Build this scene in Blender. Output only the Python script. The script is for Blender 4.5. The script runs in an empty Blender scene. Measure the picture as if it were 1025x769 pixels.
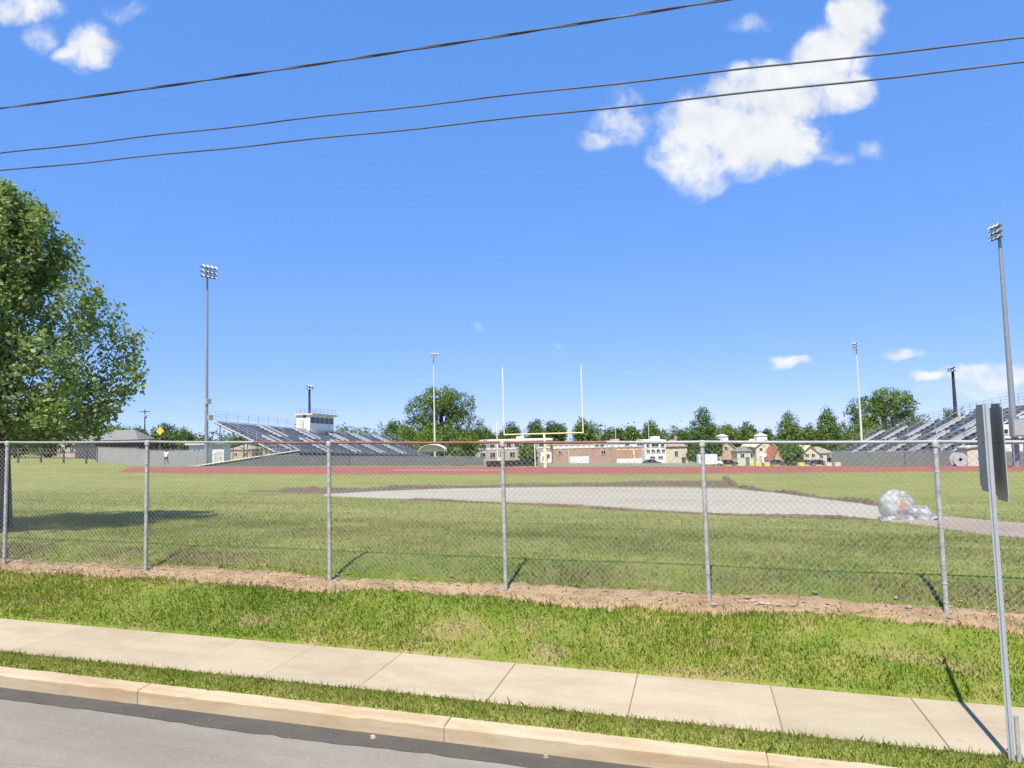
import bpy, math, random
import numpy as np
from mathutils import Vector, Matrix, Quaternion
R = math.radians
random.seed(7)
rng = np.random.default_rng(11)
scene = bpy.context.scene
col = scene.collection

# ---------------------------------------------------------------- camera
YAW, PIT, ROLL = R(15.31), R(3.943), R(-1.46)
FPX, CX, CY = 667.9, 512.5, 384.5
cy_, sy_ = math.cos(YAW), math.sin(YAW)
cp_, sp_ = math.cos(PIT), math.sin(PIT)
FWD = Vector((-sy_*cp_, cy_*cp_, sp_))
_r = Vector((cy_, sy_, 0)); _u = _r.cross(FWD)
RIGHT = _r*math.cos(ROLL) + _u*math.sin(ROLL)
UP = _u*math.cos(ROLL) - _r*math.sin(ROLL)
cam = bpy.data.cameras.new('camera'); camo = bpy.data.objects.new('camera', cam); col.objects.link(camo)
m3 = Matrix((RIGHT, UP, -FWD)).transposed()
camo.matrix_world = m3.to_4x4()
cam.sensor_fit = 'HORIZONTAL'; cam.angle = 2*math.atan(512.5/FPX)
cam.clip_start = 0.1; cam.clip_end = 20000
scene.camera = camo

# ---------------------------------------------------------------- light
SUN_EL, SUN_AZ = R(59), R(2.1)          # shadows fall away from the road (+Y)
w = bpy.data.worlds.new('World'); scene.world = w; w.use_nodes = True
sd = bpy.data.lights.new('sun', 'SUN'); so = bpy.data.objects.new('sun', sd); col.objects.link(so)
sd.energy = 3.6; sd.angle = R(0.5); sd.color = (1.0, 0.955, 0.88)
L = Vector((math.sin(SUN_AZ)*math.cos(SUN_EL), math.cos(SUN_AZ)*math.cos(SUN_EL), -math.sin(SUN_EL)))
so.rotation_mode = 'QUATERNION'; so.rotation_quaternion = L.to_track_quat('-Z', 'Y'); so.location = (0, -20, 30)
vs = scene.view_settings
vs.view_transform = 'Standard'; vs.look = 'None'; vs.gamma = 1; vs.use_curve_mapping = False
vs.exposure = 1.05
SKY_STRENGTH = 0.10
scene.cycles.max_bounces = 8
scene.cycles.transparent_max_bounces = 24

class NT:
    """small helper for node trees"""
    def __init__(s, tree): s.t = tree; s.n = tree.nodes; s.l = tree.links
    def new(s, typ, **kw):
        n = s.n.new(typ)
        for k, v in kw.items(): setattr(n, k, v)
        return n
    def set(s, sock, v):
        if hasattr(v, 'is_linked'): s.l.new(v, sock)
        else: sock.default_value = v
    def math(s, op, a, b=0.0, c=0.0, clamp=False):
        n = s.new('ShaderNodeMath', operation=op, use_clamp=clamp)
        s.set(n.inputs[0], a); s.set(n.inputs[1], b)
        if len(n.inputs) > 2: s.set(n.inputs[2], c)
        return n.outputs[0]
    def dot(s, a, v):
        n = s.new('ShaderNodeVectorMath', operation='DOT_PRODUCT'); s.set(n.inputs[0], a); n.inputs[1].default_value = v
        return n.outputs['Value']
    def sstep(s, x, a, b):
        n = s.new('ShaderNodeMapRange', interpolation_type='SMOOTHSTEP'); s.set(n.inputs[0], x)
        n.inputs[1].default_value = a; n.inputs[2].default_value = b
        return n.outputs[0]
    def noise(s, vec, scale, detail=4, rough=.55, dist=0.0):
        n = s.new('ShaderNodeTexNoise'); s.set(n.inputs['Vector'], vec)
        n.inputs['Scale'].default_value = scale; n.inputs['Detail'].default_value = detail
        n.inputs['Roughness'].default_value = rough; n.inputs['Distortion'].default_value = dist
        return n.outputs['Fac']
    def mix(s, f, a, b, blend='MIX'):
        n = s.new('ShaderNodeMix', data_type='RGBA', blend_type=blend); s.set(n.inputs[0], f)
        for sk, v in ((n.inputs[6], a), (n.inputs[7], b)):
            if hasattr(v, 'is_linked'): s.l.new(v, sk)
            else: sk.default_value = (*v, 1)[:4]
        return n.outputs[2]
    def ramp(s, f, stops):
        n = s.new('ShaderNodeValToRGB'); s.set(n.inputs[0], f)
        e = n.color_ramp.elements
        while len(e) < len(stops): e.new(.5)
        for el, (p, c) in zip(e, stops): el.position = p; el.color = (*c, 1)
        return n.outputs[0]

# sky with fair-weather clouds set by direction in the world
def build_sky():
    T = NT(w.node_tree); T.n.clear()
    out = T.new('ShaderNodeOutputWorld'); bg = T.new('ShaderNodeBackground')
    sky = T.new('ShaderNodeTexSky', sky_type='NISHITA'); sky.sun_disc = False
    sky.sun_elevation = SUN_EL; sky.sun_rotation = math.pi + SUN_AZ
    sky.altitude = 100; sky.air_density = 0.3; sky.dust_density = 0.0; sky.ozone_density = 3.0
    tc = T.new('ShaderNodeTexCoord'); d = tc.outputs['Generated']
    f = T.dot(d, tuple(FWD)); a = T.math('DIVIDE', T.dot(d, tuple(RIGHT)), f); b = T.math('DIVIDE', T.dot(d, tuple(UP)), f)
    cb = T.new('ShaderNodeCombineXYZ'); T.set(cb.inputs[0], a); T.set(cb.inputs[1], b)
    P = cb.outputs[0]
    def warp(vec, scale, amp, det):
        nt = T.new('ShaderNodeTexNoise'); T.set(nt.inputs['Vector'], vec); nt.inputs['Scale'].default_value = scale; nt.inputs['Detail'].default_value = det; nt.inputs['Roughness'].default_value = .5
        a1 = T.new('ShaderNodeVectorMath', operation='SUBTRACT'); T.set(a1.inputs[0], nt.outputs['Color']); a1.inputs[1].default_value = (.5, .5, .5)
        a2 = T.new('ShaderNodeVectorMath', operation='SCALE'); T.set(a2.inputs[0], a1.outputs[0]); a2.inputs[3].default_value = amp
        a3 = T.new('ShaderNodeVectorMath', operation='ADD'); T.set(a3.inputs[0], vec); T.set(a3.inputs[1], a2.outputs[0]); return a3.outputs[0]
    W = warp(warp(P, 7, .055, 2), 26, .030, 4)
    big = T.noise(P, 9, 5, .55, .2); fine = T.noise(W, 30, 5, .55, .2)
    ws = T.new('ShaderNodeSeparateXYZ'); T.set(ws.inputs[0], W); a, b = ws.outputs[0], ws.outputs[1]
    nz = T.math('ADD', T.math('MULTIPLY', T.math('SUBTRACT', big, .5), .5), T.math('MULTIPLY', T.math('SUBTRACT', fine, .5), 1.1))
    # cx, cy, rx, ry (in degrees-like picture units), density
    C = [(858,22,27,30,1.15),(830,62,44,30,1.15),(850,88,28,22,.9),(770,92,62,34,1.2),(705,125,44,30,1.15),(752,140,72,36,1.15),
         (702,172,34,22,.8),(790,150,32,24,.95),(690,150,38,28,.85),
         (622,122,34,20,.55),(628,95,20,14,.4),(598,138,22,14,.45),
         (94,42,28,25,.85),(75,48,20,13,.7),(14,4,48,16,.75),(40,32,18,18,.45),(125,5,22,8,.4),
         (788,358,19,7,.8),(903,360,20,6,.6),(932,383,24,6.5,.6),(985,379,46,13,.85),(1008,372,26,9,.8),(975,395,60,8,.35),
         (868,152,14,8,.36),(745,17,24,8,.3),(478,326,8,6,.28),(832,162,20,7,.45),(560,342,8,4,.25)]
    tot = None; under = None
    for (x, y, rx, ry, k) in C:
        ux = T.math('MULTIPLY', T.math('SUBTRACT', a, (x-CX)/FPX), FPX/(rx*1.25))
        uy = T.math('MULTIPLY', T.math('SUBTRACT', b, -(y-CY)/FPX), FPX/(ry*1.25))
        r2 = T.math('ADD', T.math('MULTIPLY', ux, ux), T.math('MULTIPLY', uy, uy))
        v = T.math('MULTIPLY', T.math('SUBTRACT', 1.0, r2, clamp=True), k)
        tot = v if tot is None else T.math('MAXIMUM', tot, v)
    m = T.math('ADD', tot, T.math('MULTIPLY', nz, T.math('MULTIPLY', T.sstep(tot, 0.0, .45), 1.25)))
    mask = T.math('MULTIPLY', T.math('POWER', T.sstep(m, .0, .95), 1.1), T.sstep(f, 0.05, 0.2))
    # relief: noise sampled a little towards the sun minus here
    off = T.new('ShaderNodeVectorMath', operation='ADD'); T.set(off.inputs[0], P); off.inputs[1].default_value = (0.004, 0.02, 0)
    rel = T.math('SUBTRACT', big, T.noise(off.outputs[0], 9, 5, .55, .2))
    shade = T.math('ADD', T.math('MULTIPLY', rel, 3.0), .60, clamp=True)
    dens = T.sstep(m, .5, 1.2)
    lit = T.mix(shade, (.68, .73, .79), (1.0, .99, .975))
    cloud = T.mix(T.math('MULTIPLY', dens, .35), lit, (.80, .84, .88))
    cs = T.new('ShaderNodeVectorMath', operation='SCALE'); T.set(cs.inputs[0], cloud); cs.inputs[3].default_value = CLOUD
    sp = T.new('ShaderNodeSeparateColor'); T.set(sp.inputs[0], sky.outputs[0]); sk = T.new('ShaderNodeCombineColor')
    for i, (k, g) in enumerate(SKY_CURVE): T.set(sk.inputs[i], T.math('MULTIPLY', T.math('POWER', sp.outputs[i], g), k))
    skyc = sk.outputs[0]
    T.set(bg.inputs[0], T.mix(T.math('MULTIPLY', mask, .97), skyc, cs.outputs[0]))
    bg.inputs[1].default_value = SKY_STRENGTH
    T.l.new(bg.outputs[0], out.inputs[0])
CLOUD = 5.1
SKY_CURVE = ((1.27, .594), (2.007, .36), (3.965, .26))   # flattens the sky's range as the photograph does
build_sky()

# ---------------------------------------------------------------- helpers: object properties
def tag(o, label=None, cat=None, group=None, kind=None):
    if label: o['label'] = label
    if cat: o['category'] = cat
    if group: o['group'] = group
    if kind: o['kind'] = kind
    return o
def thing(name, label, cat, loc=(0, 0, 0), rz=0.0, group=None):
    o = bpy.data.objects.new(name, None); col.objects.link(o)
    o.empty_display_size = .3
    o.location = loc; o.rotation_euler = (0, 0, rz)
    return tag(o, label, cat, group)
def kids(o): return [c for c in bpy.data.objects if c.parent == o]
def copy_tree(o, parent=None):
    c = o.copy(); col.objects.link(c)
    if parent is not None: c.parent = parent
    for ch in kids(o): copy_tree(ch, c)
    return c

class MB:
    """collects polygons, then becomes one mesh"""
    def __init__(s): s.v = []; s.f = []; s.m = []; s.sm = []
    def add(s, vs, fs, mi=0, smooth=False):
        b = len(s.v); s.v += [tuple(p) for p in vs]
        for f in fs: s.f.append(tuple(i+b for i in f)); s.m.append(mi); s.sm.append(smooth)
        return s
    def box(s, c, d, mi=0, rz=0.0, rot=None):
        x, y, z = d[0]/2, d[1]/2, d[2]/2
        q = [Vector((sx*x, sy*y, sz*z)) for sz in (-1, 1) for sy in (-1, 1) for sx in (-1, 1)]
        M = rot if rot is not None else Matrix.Rotation(rz, 3, 'Z')
        q = [M @ p + Vector(c) for p in q]
        return s.add(q, [(0,2,3,1),(4,5,7,6),(0,1,5,4),(2,6,7,3),(0,4,6,2),(1,3,7,5)], mi)
    def tube(s, pts, rad, n=8, mi=0, cap=True, smooth=True):
        pts = [Vector(p) for p in pts]; rad = rad if hasattr(rad, '__len__') else [rad]*len(pts)
        vs = []; prev = None
        for i, p in enumerate(pts):
            t = (pts[min(i+1, len(pts)-1)] - pts[max(i-1, 0)])
            t = t.normalized() if t.length > 1e-9 else Vector((0, 0, 1))
            if prev is None:
                a = t.orthogonal().normalized()
            else:
                a = prev - t*prev.dot(t)
                a = a.normalized() if a.length > 1e-6 else t.orthogonal().normalized()
            prev = a; b = t.cross(a)
            vs += [p + (a*math.cos(2*math.pi*k/n) + b*math.sin(2*math.pi*k/n))*rad[i] for k in range(n)]
        fs = [(i*n+k, i*n+(k+1) % n, (i+1)*n+(k+1) % n, (i+1)*n+k) for i in range(len(pts)-1) for k in range(n)]
        s.add(vs, fs, mi, smooth)
        if cap:
            s.add(vs[:n], [tuple(reversed(range(n)))], mi); s.add(vs[-n:], [tuple(range(n))], mi)
        return s
    def lathe(s, c, prof, n=16, mi=0, axis=None, smooth=True):
        vs = []
        A = axis if axis is not None else Matrix.Identity(3)
        for r, z in prof:
            vs += [A @ Vector((r*math.cos(2*math.pi*k/n), r*math.sin(2*math.pi*k/n), z)) + Vector(c) for k in range(n)]
        fs = [(i*n+k, i*n+(k+1) % n, (i+1)*n+(k+1) % n, (i+1)*n+k) for i in range(len(prof)-1) for k in range(n)]
        return s.add(vs, fs, mi, smooth)
    def prism(s, poly, y0, y1, mi=0):
        """extrude a polygon in the XZ plane from y0 to y1"""
        n = len(poly)
        vs = [(x, y0, z) for x, z in poly] + [(x, y1, z) for x, z in poly]
        fs = [tuple(range(n)), tuple(reversed(range(n, 2*n)))] + [(i, i+n, (i+1) % n + n, (i+1) % n) for i in range(n)]
        return s.add(vs, fs, mi)
    def build(s, name, mats, parent=None, loc=None):
        me = bpy.data.meshes.new(name); me.from_pydata(s.v, [], s.f)
        for mm in (mats if isinstance(mats, (list, tuple)) else [mats]): me.materials.append(mm)
        if max(s.m, default=0) > 0: me.polygons.foreach_set('material_index', s.m)
        me.polygons.foreach_set('use_smooth', s.sm)
        me.update()
        import bmesh
        if len(s.f) < 6000:
            bm = bmesh.new(); bm.from_mesh(me); bmesh.ops.recalc_face_normals(bm, faces=bm.faces); bm.to_mesh(me); bm.free()
        o = bpy.data.objects.new(name, me); col.objects.link(o)
        if parent is not None: o.parent = parent
        if loc is not None: o.location = loc
        return o
def np_mesh(name, v, quads, mats, parent=None, smooth=False):
    me = bpy.data.meshes.new(name)
    v = np.asarray(v, np.float32); quads = np.asarray(quads, np.int32); k = quads.shape[1]
    me.vertices.add(len(v)); me.vertices.foreach_set('co', v.ravel())
    me.loops.add(quads.size); me.loops.foreach_set('vertex_index', quads.ravel())
    me.polygons.add(len(quads)); me.polygons.foreach_set('loop_start', np.arange(len(quads), dtype=np.int32)*k)
    me.polygons.foreach_set('loop_total', np.full(len(quads), k, np.int32))
    if smooth: me.polygons.foreach_set('use_smooth', np.ones(len(quads), bool))
    for mm in (mats if isinstance(mats, (list, tuple)) else [mats]): me.materials.append(mm)
    me.update(calc_edges=True); me.validate()
    o = bpy.data.objects.new(name, me); col.objects.link(o)
    if parent is not None: o.parent = parent
    return o

# ---------------------------------------------------------------- materials
def mat(name, base, rough=.7, metal=0.0, var=.12, scale=3.0, bump=0.0, spec=.3, fine=None, trans=0.0, island=0.0, coord='Object'):
    m = bpy.data.materials.new(name); m.use_nodes = True
    T = NT(m.node_tree); p = T.n['Principled BSDF']
    p.inputs['Roughness'].default_value = rough; p.inputs['Metallic'].default_value = metal
    p.inputs['Specular IOR Level'].default_value = spec
    tc = T.new('ShaderNodeTexCoord'); P = tc.outputs[coord]
    n = T.noise(P, scale, 5, .6)
    if fine: n = T.math('ADD', T.math('MULTIPLY', n, .6), T.math('MULTIPLY', T.noise(P, fine, 3, .6), .4))
    lo = tuple(c*(1-var) for c in base); hi = tuple(min(1, c*(1+var)) for c in base)
    c = T.ramp(n, [(.3, lo), (.7, hi)])
    if island:
        g = T.new('ShaderNodeNewGeometry')
        c = T.mix(T.math('MULTIPLY', g.outputs['Random Per Island'], island), c, tuple(x*.45 for x in base))
    T.set(p.inputs['Base Color'], c)
    if bump:
        b = T.new('ShaderNodeBump'); b.inputs['Strength'].default_value = bump; b.inputs['Distance'].default_value = .01
        T.set(b.inputs['Height'], T.noise(P, fine or scale*8, 3, .6)); T.l.new(b.outputs[0], p.inputs['Normal'])
    if trans:
        p.inputs['Transmission Weight'].default_value = trans
    return m

def grass_color(T, P):
    """shared colour field of the turf, in world metres: green and straw patches"""
    mp = T.new('ShaderNodeMapping'); T.set(mp.inputs[0], P); mp.inputs['Scale'].default_value = (.45, 1, 1)
    a = T.noise(mp.outputs[0], .55, 5, .62); b = T.noise(P, 2.6, 4, .6); c = T.noise(P, 17, 3, .65)
    k = T.math('ADD', T.math('MULTIPLY', a, .50), T.math('ADD', T.math('MULTIPLY', b, .36), T.math('MULTIPLY', c, .14)))
    sep = T.new('ShaderNodeSeparateXYZ'); T.set(sep.inputs[0], P)
    Y = sep.outputs[1]
    far = T.sstep(Y, 8.1, 10.5)
    near = T.ramp(k, [(.36, GR[0]), (.48, GR[1]), (.55, GR[2]), (.62, GR[3])])
    fld = T.ramp(k, [(.34, GF[0]), (.47, GF[1]), (.56, GF[2]), (.66, GF[3])])
    pn = T.noise(mp.outputs[0], 2.1, 3, .5); band = T.math('MULTIPLY', T.sstep(Y, 7.75, 7.35), T.sstep(Y, 6.95, 7.15))
    near = T.mix(T.math('MULTIPLY', T.math('MULTIPLY', T.sstep(pn, .53, .66), band), .62), near, (.40, .285, .15))
    near = T.mix(T.math('MULTIPLY', T.sstep(Y, 6.4, 6.1), .45), near, (.36, .37, .085))
    return T.mix(far, near, fld), k, Y
GR = [(.115,.190,.018),(.172,.240,.024),(.250,.272,.046),(.40,.31,.14)]
GF = [(.165,.205,.044),(.235,.255,.062),(.300,.300,.088),(.38,.335,.138)]

def blade_mat():
    m = bpy.data.materials.new('grass_blade'); m.use_nodes = True
    T = NT(m.node_tree); p = T.n['Principled BSDF']
    g = T.new('ShaderNodeNewGeometry')
    c, k, Y = grass_color(T, g.outputs['Position'])
    r = g.outputs['Random Per Island']
    c = T.mix(T.math('MULTIPLY', T.sstep(r, .6, 1.0), .4), c, (.28, .29, .07))
    c = T.mix(T.math('MULTIPLY', T.sstep(r, .4, .0), .2), c, (.09, .15, .015))
    T.set(p.inputs['Base Color'], c); p.inputs['Roughness'].default_value = .6
    p.inputs['Specular IOR Level'].default_value = .2
    tr = T.new('ShaderNodeBsdfTranslucent'); T.set(tr.inputs[0], T.mix(1.0, c, (1.0, 1.0, .6), 'MULTIPLY'))
    ms = T.new('ShaderNodeMixShader'); ms.inputs[0].default_value = .5
    T.l.new(p.outputs[0], ms.inputs[1]); T.l.new(tr.outputs[0], ms.inputs[2])
    T.l.new(ms.outputs[0], T.n['Material Output'].inputs[0])
    return m
def ground_mat():
    m = bpy.data.materials.new('turf'); m.use_nodes = True
    T = NT(m.node_tree); p = T.n['Principled BSDF']
    g = T.new('ShaderNodeNewGeometry'); P = g.outputs['Position']
    c, k, Y = grass_color(T, P)
    fz = T.noise(P, 60, 3, .7)
    c = T.mix(T.math('ADD', .25, T.math('MULTIPLY', T.sstep(fz, .4, .7), .35)), c, T.mix(T.sstep(T.noise(P, 3.5, 3), .4, .65), (.10, .11, .025), (.24, .19, .09)))
    T.set(p.inputs['Base Color'], c); p.inputs['Roughness'].default_value = .9; p.inputs['Specular IOR Level'].default_value = .1
    b = T.new('ShaderNodeBump'); b.inputs['Strength'].default_value = .7; b.inputs['Distance'].default_value = .04
    T.set(b.inputs['Height'], T.noise(P, 25, 4, .7)); T.l.new(b.outputs[0], p.inputs['Normal'])
    return m
def leaf_mat(name, cols, trans=.3):
    m = bpy.data.materials.new(name); m.use_nodes = True
    T = NT(m.node_tree); p = T.n['Principled BSDF']
    g = T.new('ShaderNodeNewGeometry'); tc = T.new('ShaderNodeTexCoord')
    r = g.outputs['Random Per Island']; n = T.noise(tc.outputs['Object'], .9, 3, .6)
    k = T.math('ADD', T.math('MULTIPLY', r, .55), T.math('MULTIPLY', n, .45))
    c = T.ramp(k, [(.15, cols[0]), (.5, cols[1]), (.85, cols[2])])
    T.set(p.inputs['Base Color'], c); p.inputs['Roughness'].default_value = .45; p.inputs['Specular IOR Level'].default_value = .35
    tr = T.new('ShaderNodeBsdfTranslucent'); T.set(tr.inputs[0], T.mix(1.0, c, (1.1, 1.2, .5), 'MULTIPLY'))
    ms = T.new('ShaderNodeMixShader'); ms.inputs[0].default_value = trans
    T.l.new(p.outputs[0], ms.inputs[1]); T.l.new(tr.outputs[0], ms.inputs[2])
    T.l.new(ms.outputs[0], T.n['Material Output'].inputs[0])
    return m
def brick_mat(name, c1, c2, mortar, scale=1.0):
    m = bpy.data.materials.new(name); m.use_nodes = True
    T = NT(m.node_tree); p = T.n['Principled BSDF']; p.inputs['Roughness'].default_value = .85
    tc = T.new('ShaderNodeTexCoord'); sep = T.new('ShaderNodeSeparateXYZ'); T.set(sep.inputs[0], tc.outputs['Object'])
    cb = T.new('ShaderNodeCombineXYZ'); T.set(cb.inputs[0], T.math('ADD', sep.outputs[0], sep.outputs[1])); T.set(cb.inputs[1], sep.outputs[2])
    b = T.new('ShaderNodeTexBrick'); T.set(b.inputs['Vector'], cb.outputs[0]); b.inputs['Scale'].default_value = scale
    b.inputs['Brick Width'].default_value = .22; b.inputs['Row Height'].default_value = .075; b.inputs['Mortar Size'].default_value = .01
    b.inputs['Color1'].default_value = (*c1, 1); b.inputs['Color2'].default_value = (*c2, 1); b.inputs['Mortar'].default_value = (*mortar, 1)
    n = T.noise(tc.outputs['Object'], .5, 4)
    T.set(p.inputs['Base Color'], T.mix(T.math('MULTIPLY', T.sstep(n, .4, .7), .35), b.outputs[0], tuple(x*.7 for x in c1)))
    return m
def road_mat():
    m = bpy.data.materials.new('asphalt'); m.use_nodes = True
    T = NT(m.node_tree); p = T.n['Principled BSDF']; p.inputs['Roughness'].default_value = .9; p.inputs['Specular IOR Level'].default_value = .2
    g = T.new('ShaderNodeNewGeometry'); P = g.outputs['Position']
    mp = T.new('ShaderNodeMapping'); T.set(mp.inputs[0], P); mp.inputs['Scale'].default_value = (.12, 1, 1)
    a = T.noise(mp.outputs[0], 2.2, 4); b = T.noise(P, 160, 2, .7); d = T.noise(P, 1.1, 5, .65)
    k = T.math('ADD', T.math('MULTIPLY', a, .4), T.math('ADD', T.math('MULTIPLY', b, .3), T.math('MULTIPLY', d, .3)))
    c = T.ramp(k, [(.32, (.175, .153, .118)), (.5, (.238, .208, .160)), (.68, (.315, .277, .214))])
    sp = T.noise(P, 45, 2, .8); c = T.mix(T.math('MULTIPLY', T.sstep(sp, .55, .75), .3), c, (.40, .36, .31)); c = T.mix(T.math('MULTIPLY', T.sstep(sp, .45, .25), .35), c, (.10, .09, .08))
    v = T.new('ShaderNodeTexVoronoi', feature='DISTANCE_TO_EDGE'); T.set(v.inputs['Vector'], mp.outputs[0]); v.inputs['Scale'].default_value = 1.1
    c = T.mix(T.math('MULTIPLY', T.sstep(v.outputs[0], .006, .0), .35), c, (.10, .098, .097))
    T.set(p.inputs['Base Color'], c)
    bp = T.new('ShaderNodeBump'); bp.inputs['Strength'].default_value = .35; bp.inputs['Distance'].default_value = .004
    T.set(bp.inputs['Height'], b); T.l.new(bp.outputs[0], p.inputs['Normal'])
    return m
def concrete_mat(name, base, stain, axis_scale=(.6, 1.6, 1), s=1.6):
    m = bpy.data.materials.new(name); m.use_nodes = True
    T = NT(m.node_tree); p = T.n['Principled BSDF']; p.inputs['Roughness'].default_value = .88; p.inputs['Specular IOR Level'].default_value = .2
    g = T.new('ShaderNodeNewGeometry'); P = g.outputs['Position']
    mp = T.new('ShaderNodeMapping'); T.set(mp.inputs[0], P); mp.inputs['Scale'].default_value = axis_scale
    a = T.noise(mp.outputs[0], s, 6, .65, .4); b = T.noise(P, 90, 3, .7); dd = T.noise(P, 9, 4, .7)
    c = T.ramp(a, [(.3, stain), (.55, base), (.8, tuple(min(1, x*1.1) for x in base))])
    c = T.mix(T.math('MULTIPLY', T.sstep(b, .52, .75), .25), c, tuple(x*.62 for x in base))
    c = T.mix(T.math('MULTIPLY', T.sstep(dd, .58, .76), .30), c, tuple(x*.7 for x in stain))
    rv = T.new('ShaderNodeMapRange'); T.set(rv.inputs[0], g.outputs['Random Per Island']); rv.inputs[3].default_value = .97; rv.inputs[4].default_value = 1.08
    vs_ = T.new('ShaderNodeVectorMath', operation='SCALE'); T.set(vs_.inputs[0], c); T.set(vs_.inputs[3], rv.outputs[0]); c = vs_.outputs[0]
    T.set(p.inputs['Base Color'], c)
    bp = T.new('ShaderNodeBump'); bp.inputs['Strength'].default_value = .25; bp.inputs['Distance'].default_value = .004
    T.set(bp.inputs['Height'], b); T.l.new(bp.outputs[0], p.inputs['Normal'])
    return m
M = {}
M['turf'] = ground_mat(); M['blade'] = blade_mat()
M['asphalt'] = road_mat()
M['gutter'] = mat('gutter_asphalt', (.085, .074, .060), .9, var=.25, scale=2, fine=60, bump=.3)
M['walk'] = concrete_mat('sidewalk_concrete', (.405, .33, .218), (.345, .27, .17))
M['kerb'] = concrete_mat('kerb_concrete', (.45, .355, .225), (.38, .25, .135), (.5, 2, 4), 2.2)
M['joint'] = mat('joint_dirt', (.28, .22, .15), .95)
M['dirt'] = concrete_mat('dry_dirt', (.325, .225, .13), (.20, .13, .07), (1, 1.6, 1), 2.5)
M['soil'] = mat('dark_soil', (.135, .094, .055), .95, var=.45, scale=1.5, fine=9, bump=.6)
M['gravel'] = concrete_mat('pale_gravel', (.35, .32, .245), (.33, .26, .165), (.25, .7, 1), .5)
M['path'] = mat('pink_gravel', (.30, .235, .175), .95, var=.22, scale=.5, fine=14, bump=.5)
M['track'] = mat('track_rubber', (.27, .085, .055), .9, var=.1, scale=.3, fine=5)
M['paint'] = mat('white_paint', (.75, .73, .69), .6, var=.06)
M['galv'] = mat('galvanised_steel', (.37, .36, .325), .7, .1, var=.45, scale=14, fine=40)
M['post_l'] = mat('light_steel', (.42, .43, .43), .5, .3, var=.15, scale=6, fine=60)
M['wire'] = mat('fence_wire', (.36, .36, .335), .6, .1, var=.15)
M['rail'] = mat('fence_rail', (.32, .315, .29), .6, .2, var=.25, scale=3, fine=30)
M['rust'] = mat('rusty_rail', (.24, .11, .075), .85, .0, var=.35, scale=2, fine=20)
M['sign_back'] = mat('weathered_sign_back', (.36, .335, .275), .85, .0, var=.2, scale=5, fine=40)
M['cable'] = mat('black_cable', (.085, .09, .115), .6, var=.5, scale=1.2)
M['cable2'] = mat('grey_cable', (.105, .11, .14), .6, var=.4, scale=1.0)
M['bark'] = mat('bark', (.10, .075, .055), .95, var=.35, scale=4, fine=20, bump=.6)
M['pole'] = mat('grey_pole', (.30, .31, .31), .5, .35, var=.1)
M['wood_pole'] = mat('dark_wood_pole', (.055, .042, .035), .9, var=.3, scale=1)
M['lamp'] = mat('lamp_housing', (.22, .23, .23), .4, .4, var=.1)
M['lens'] = mat('lamp_lens', (.55, .58, .6), .2, 0, var=.05)
M['yellow'] = mat('goalpost_yellow', (.74, .63, .29), .5, var=.05)
M['cream'] = mat('upright_cream', (.80, .74, .52), .45, var=.04)
M['alum'] = mat('bleacher_aluminium', (.43, .435, .44), .7, .0, var=.12, scale=2)
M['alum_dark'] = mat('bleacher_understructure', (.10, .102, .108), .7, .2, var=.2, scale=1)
M['riser'] = mat('bleacher_riser', (.40, .41, .42), .8, .0, var=.2, scale=1)
M['aisle'] = mat('aisle_metal', (.37, .37, .36), .8, .1, var=.08)
M['screen'] = mat('grey_windscreen', (.175, .172, .160), .9, var=.1, scale=1.5)
M['screen_l'] = mat('pale_windscreen', (.30, .295, .275), .9, var=.08, scale=1.5)
M['black'] = mat('black_vinyl', (.03, .03, .032), .6, var=.3)
M['white'] = mat('white_siding', (.72, .70, .66), .7, var=.05, scale=1)
M['cream_wall'] = mat('cream_stucco', (.62, .53, .38), .85, var=.07, scale=.6)
M['cream_pale'] = mat('pale_siding', (.58, .56, .45), .85, var=.07, scale=.6)
M['tan_wall'] = mat('tan_stucco', (.50, .36, .22), .85, var=.07, scale=.6)
M['brick'] = brick_mat('red_brick', (.42, .21, .14), (.36, .175, .12), (.46, .38, .31))
M['brick_p'] = brick_mat('pink_brick', (.46, .335, .28), (.42, .29, .24), (.5, .44, .38))
M['roof_g'] = mat('grey_shingle', (.20, .19, .175), .9, var=.15, scale=2, fine=20)
M['roof_t'] = mat('tan_shingle', (.33, .27, .20), .9, var=.15, scale=2, fine=20)
M['roof_r'] = mat('red_roof', (.38, .14, .085), .85, var=.12, scale=2)
M['roof_w'] = mat('white_membrane', (.66, .64, .61), .8, var=.05)
M['brown_wall'] = mat('brown_boards', (.105, .068, .058), .9, var=.2, scale=1.5)
M['glass'] = mat('dark_glass', (.03, .035, .045), .12, 0, var=.2, spec=.6)
M['orange'] = mat('orange_drum', (.62, .24, .06), .5, var=.15)
M['sign_y'] = mat('sign_yellow', (.80, .50, .04), .5, var=.04)
M['blue'] = mat('blue_panel', (.10, .25, .45), .6)
M['tyre'] = mat('tyre_rubber', (.02, .02, .02), .9)
M['car_dark'] = mat('dark_car_paint', (.05, .03, .06), .25, .2, var=.05, spec=.5)
M['car_grey'] = mat('grey_car_paint', (.16, .16, .17), .25, .4, var=.05, spec=.5)
M['car_white'] = mat('white_car_paint', (.70, .70, .70), .25, 0, var=.03, spec=.5)
M['crate_y'] = mat('yellow_pad', (.72, .52, .16), .6, var=.08)
M['shirt'] = mat('white_shirt', (.75, .74, .72), .9); M['shorts'] = mat('dark_shorts', (.04, .04, .05), .9)
M['skin'] = mat('skin', (.42, .25, .17), .6); M['hair'] = mat('brown_hair', (.06, .035, .02), .7)
M['straw'] = mat('straw', (.34, .26, .13), .9, var=.3, scale=3, island=.6)
M['stone'] = mat('rubble_stone', (.36, .27, .19), .95, var=.3, scale=5, island=.5)
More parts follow.
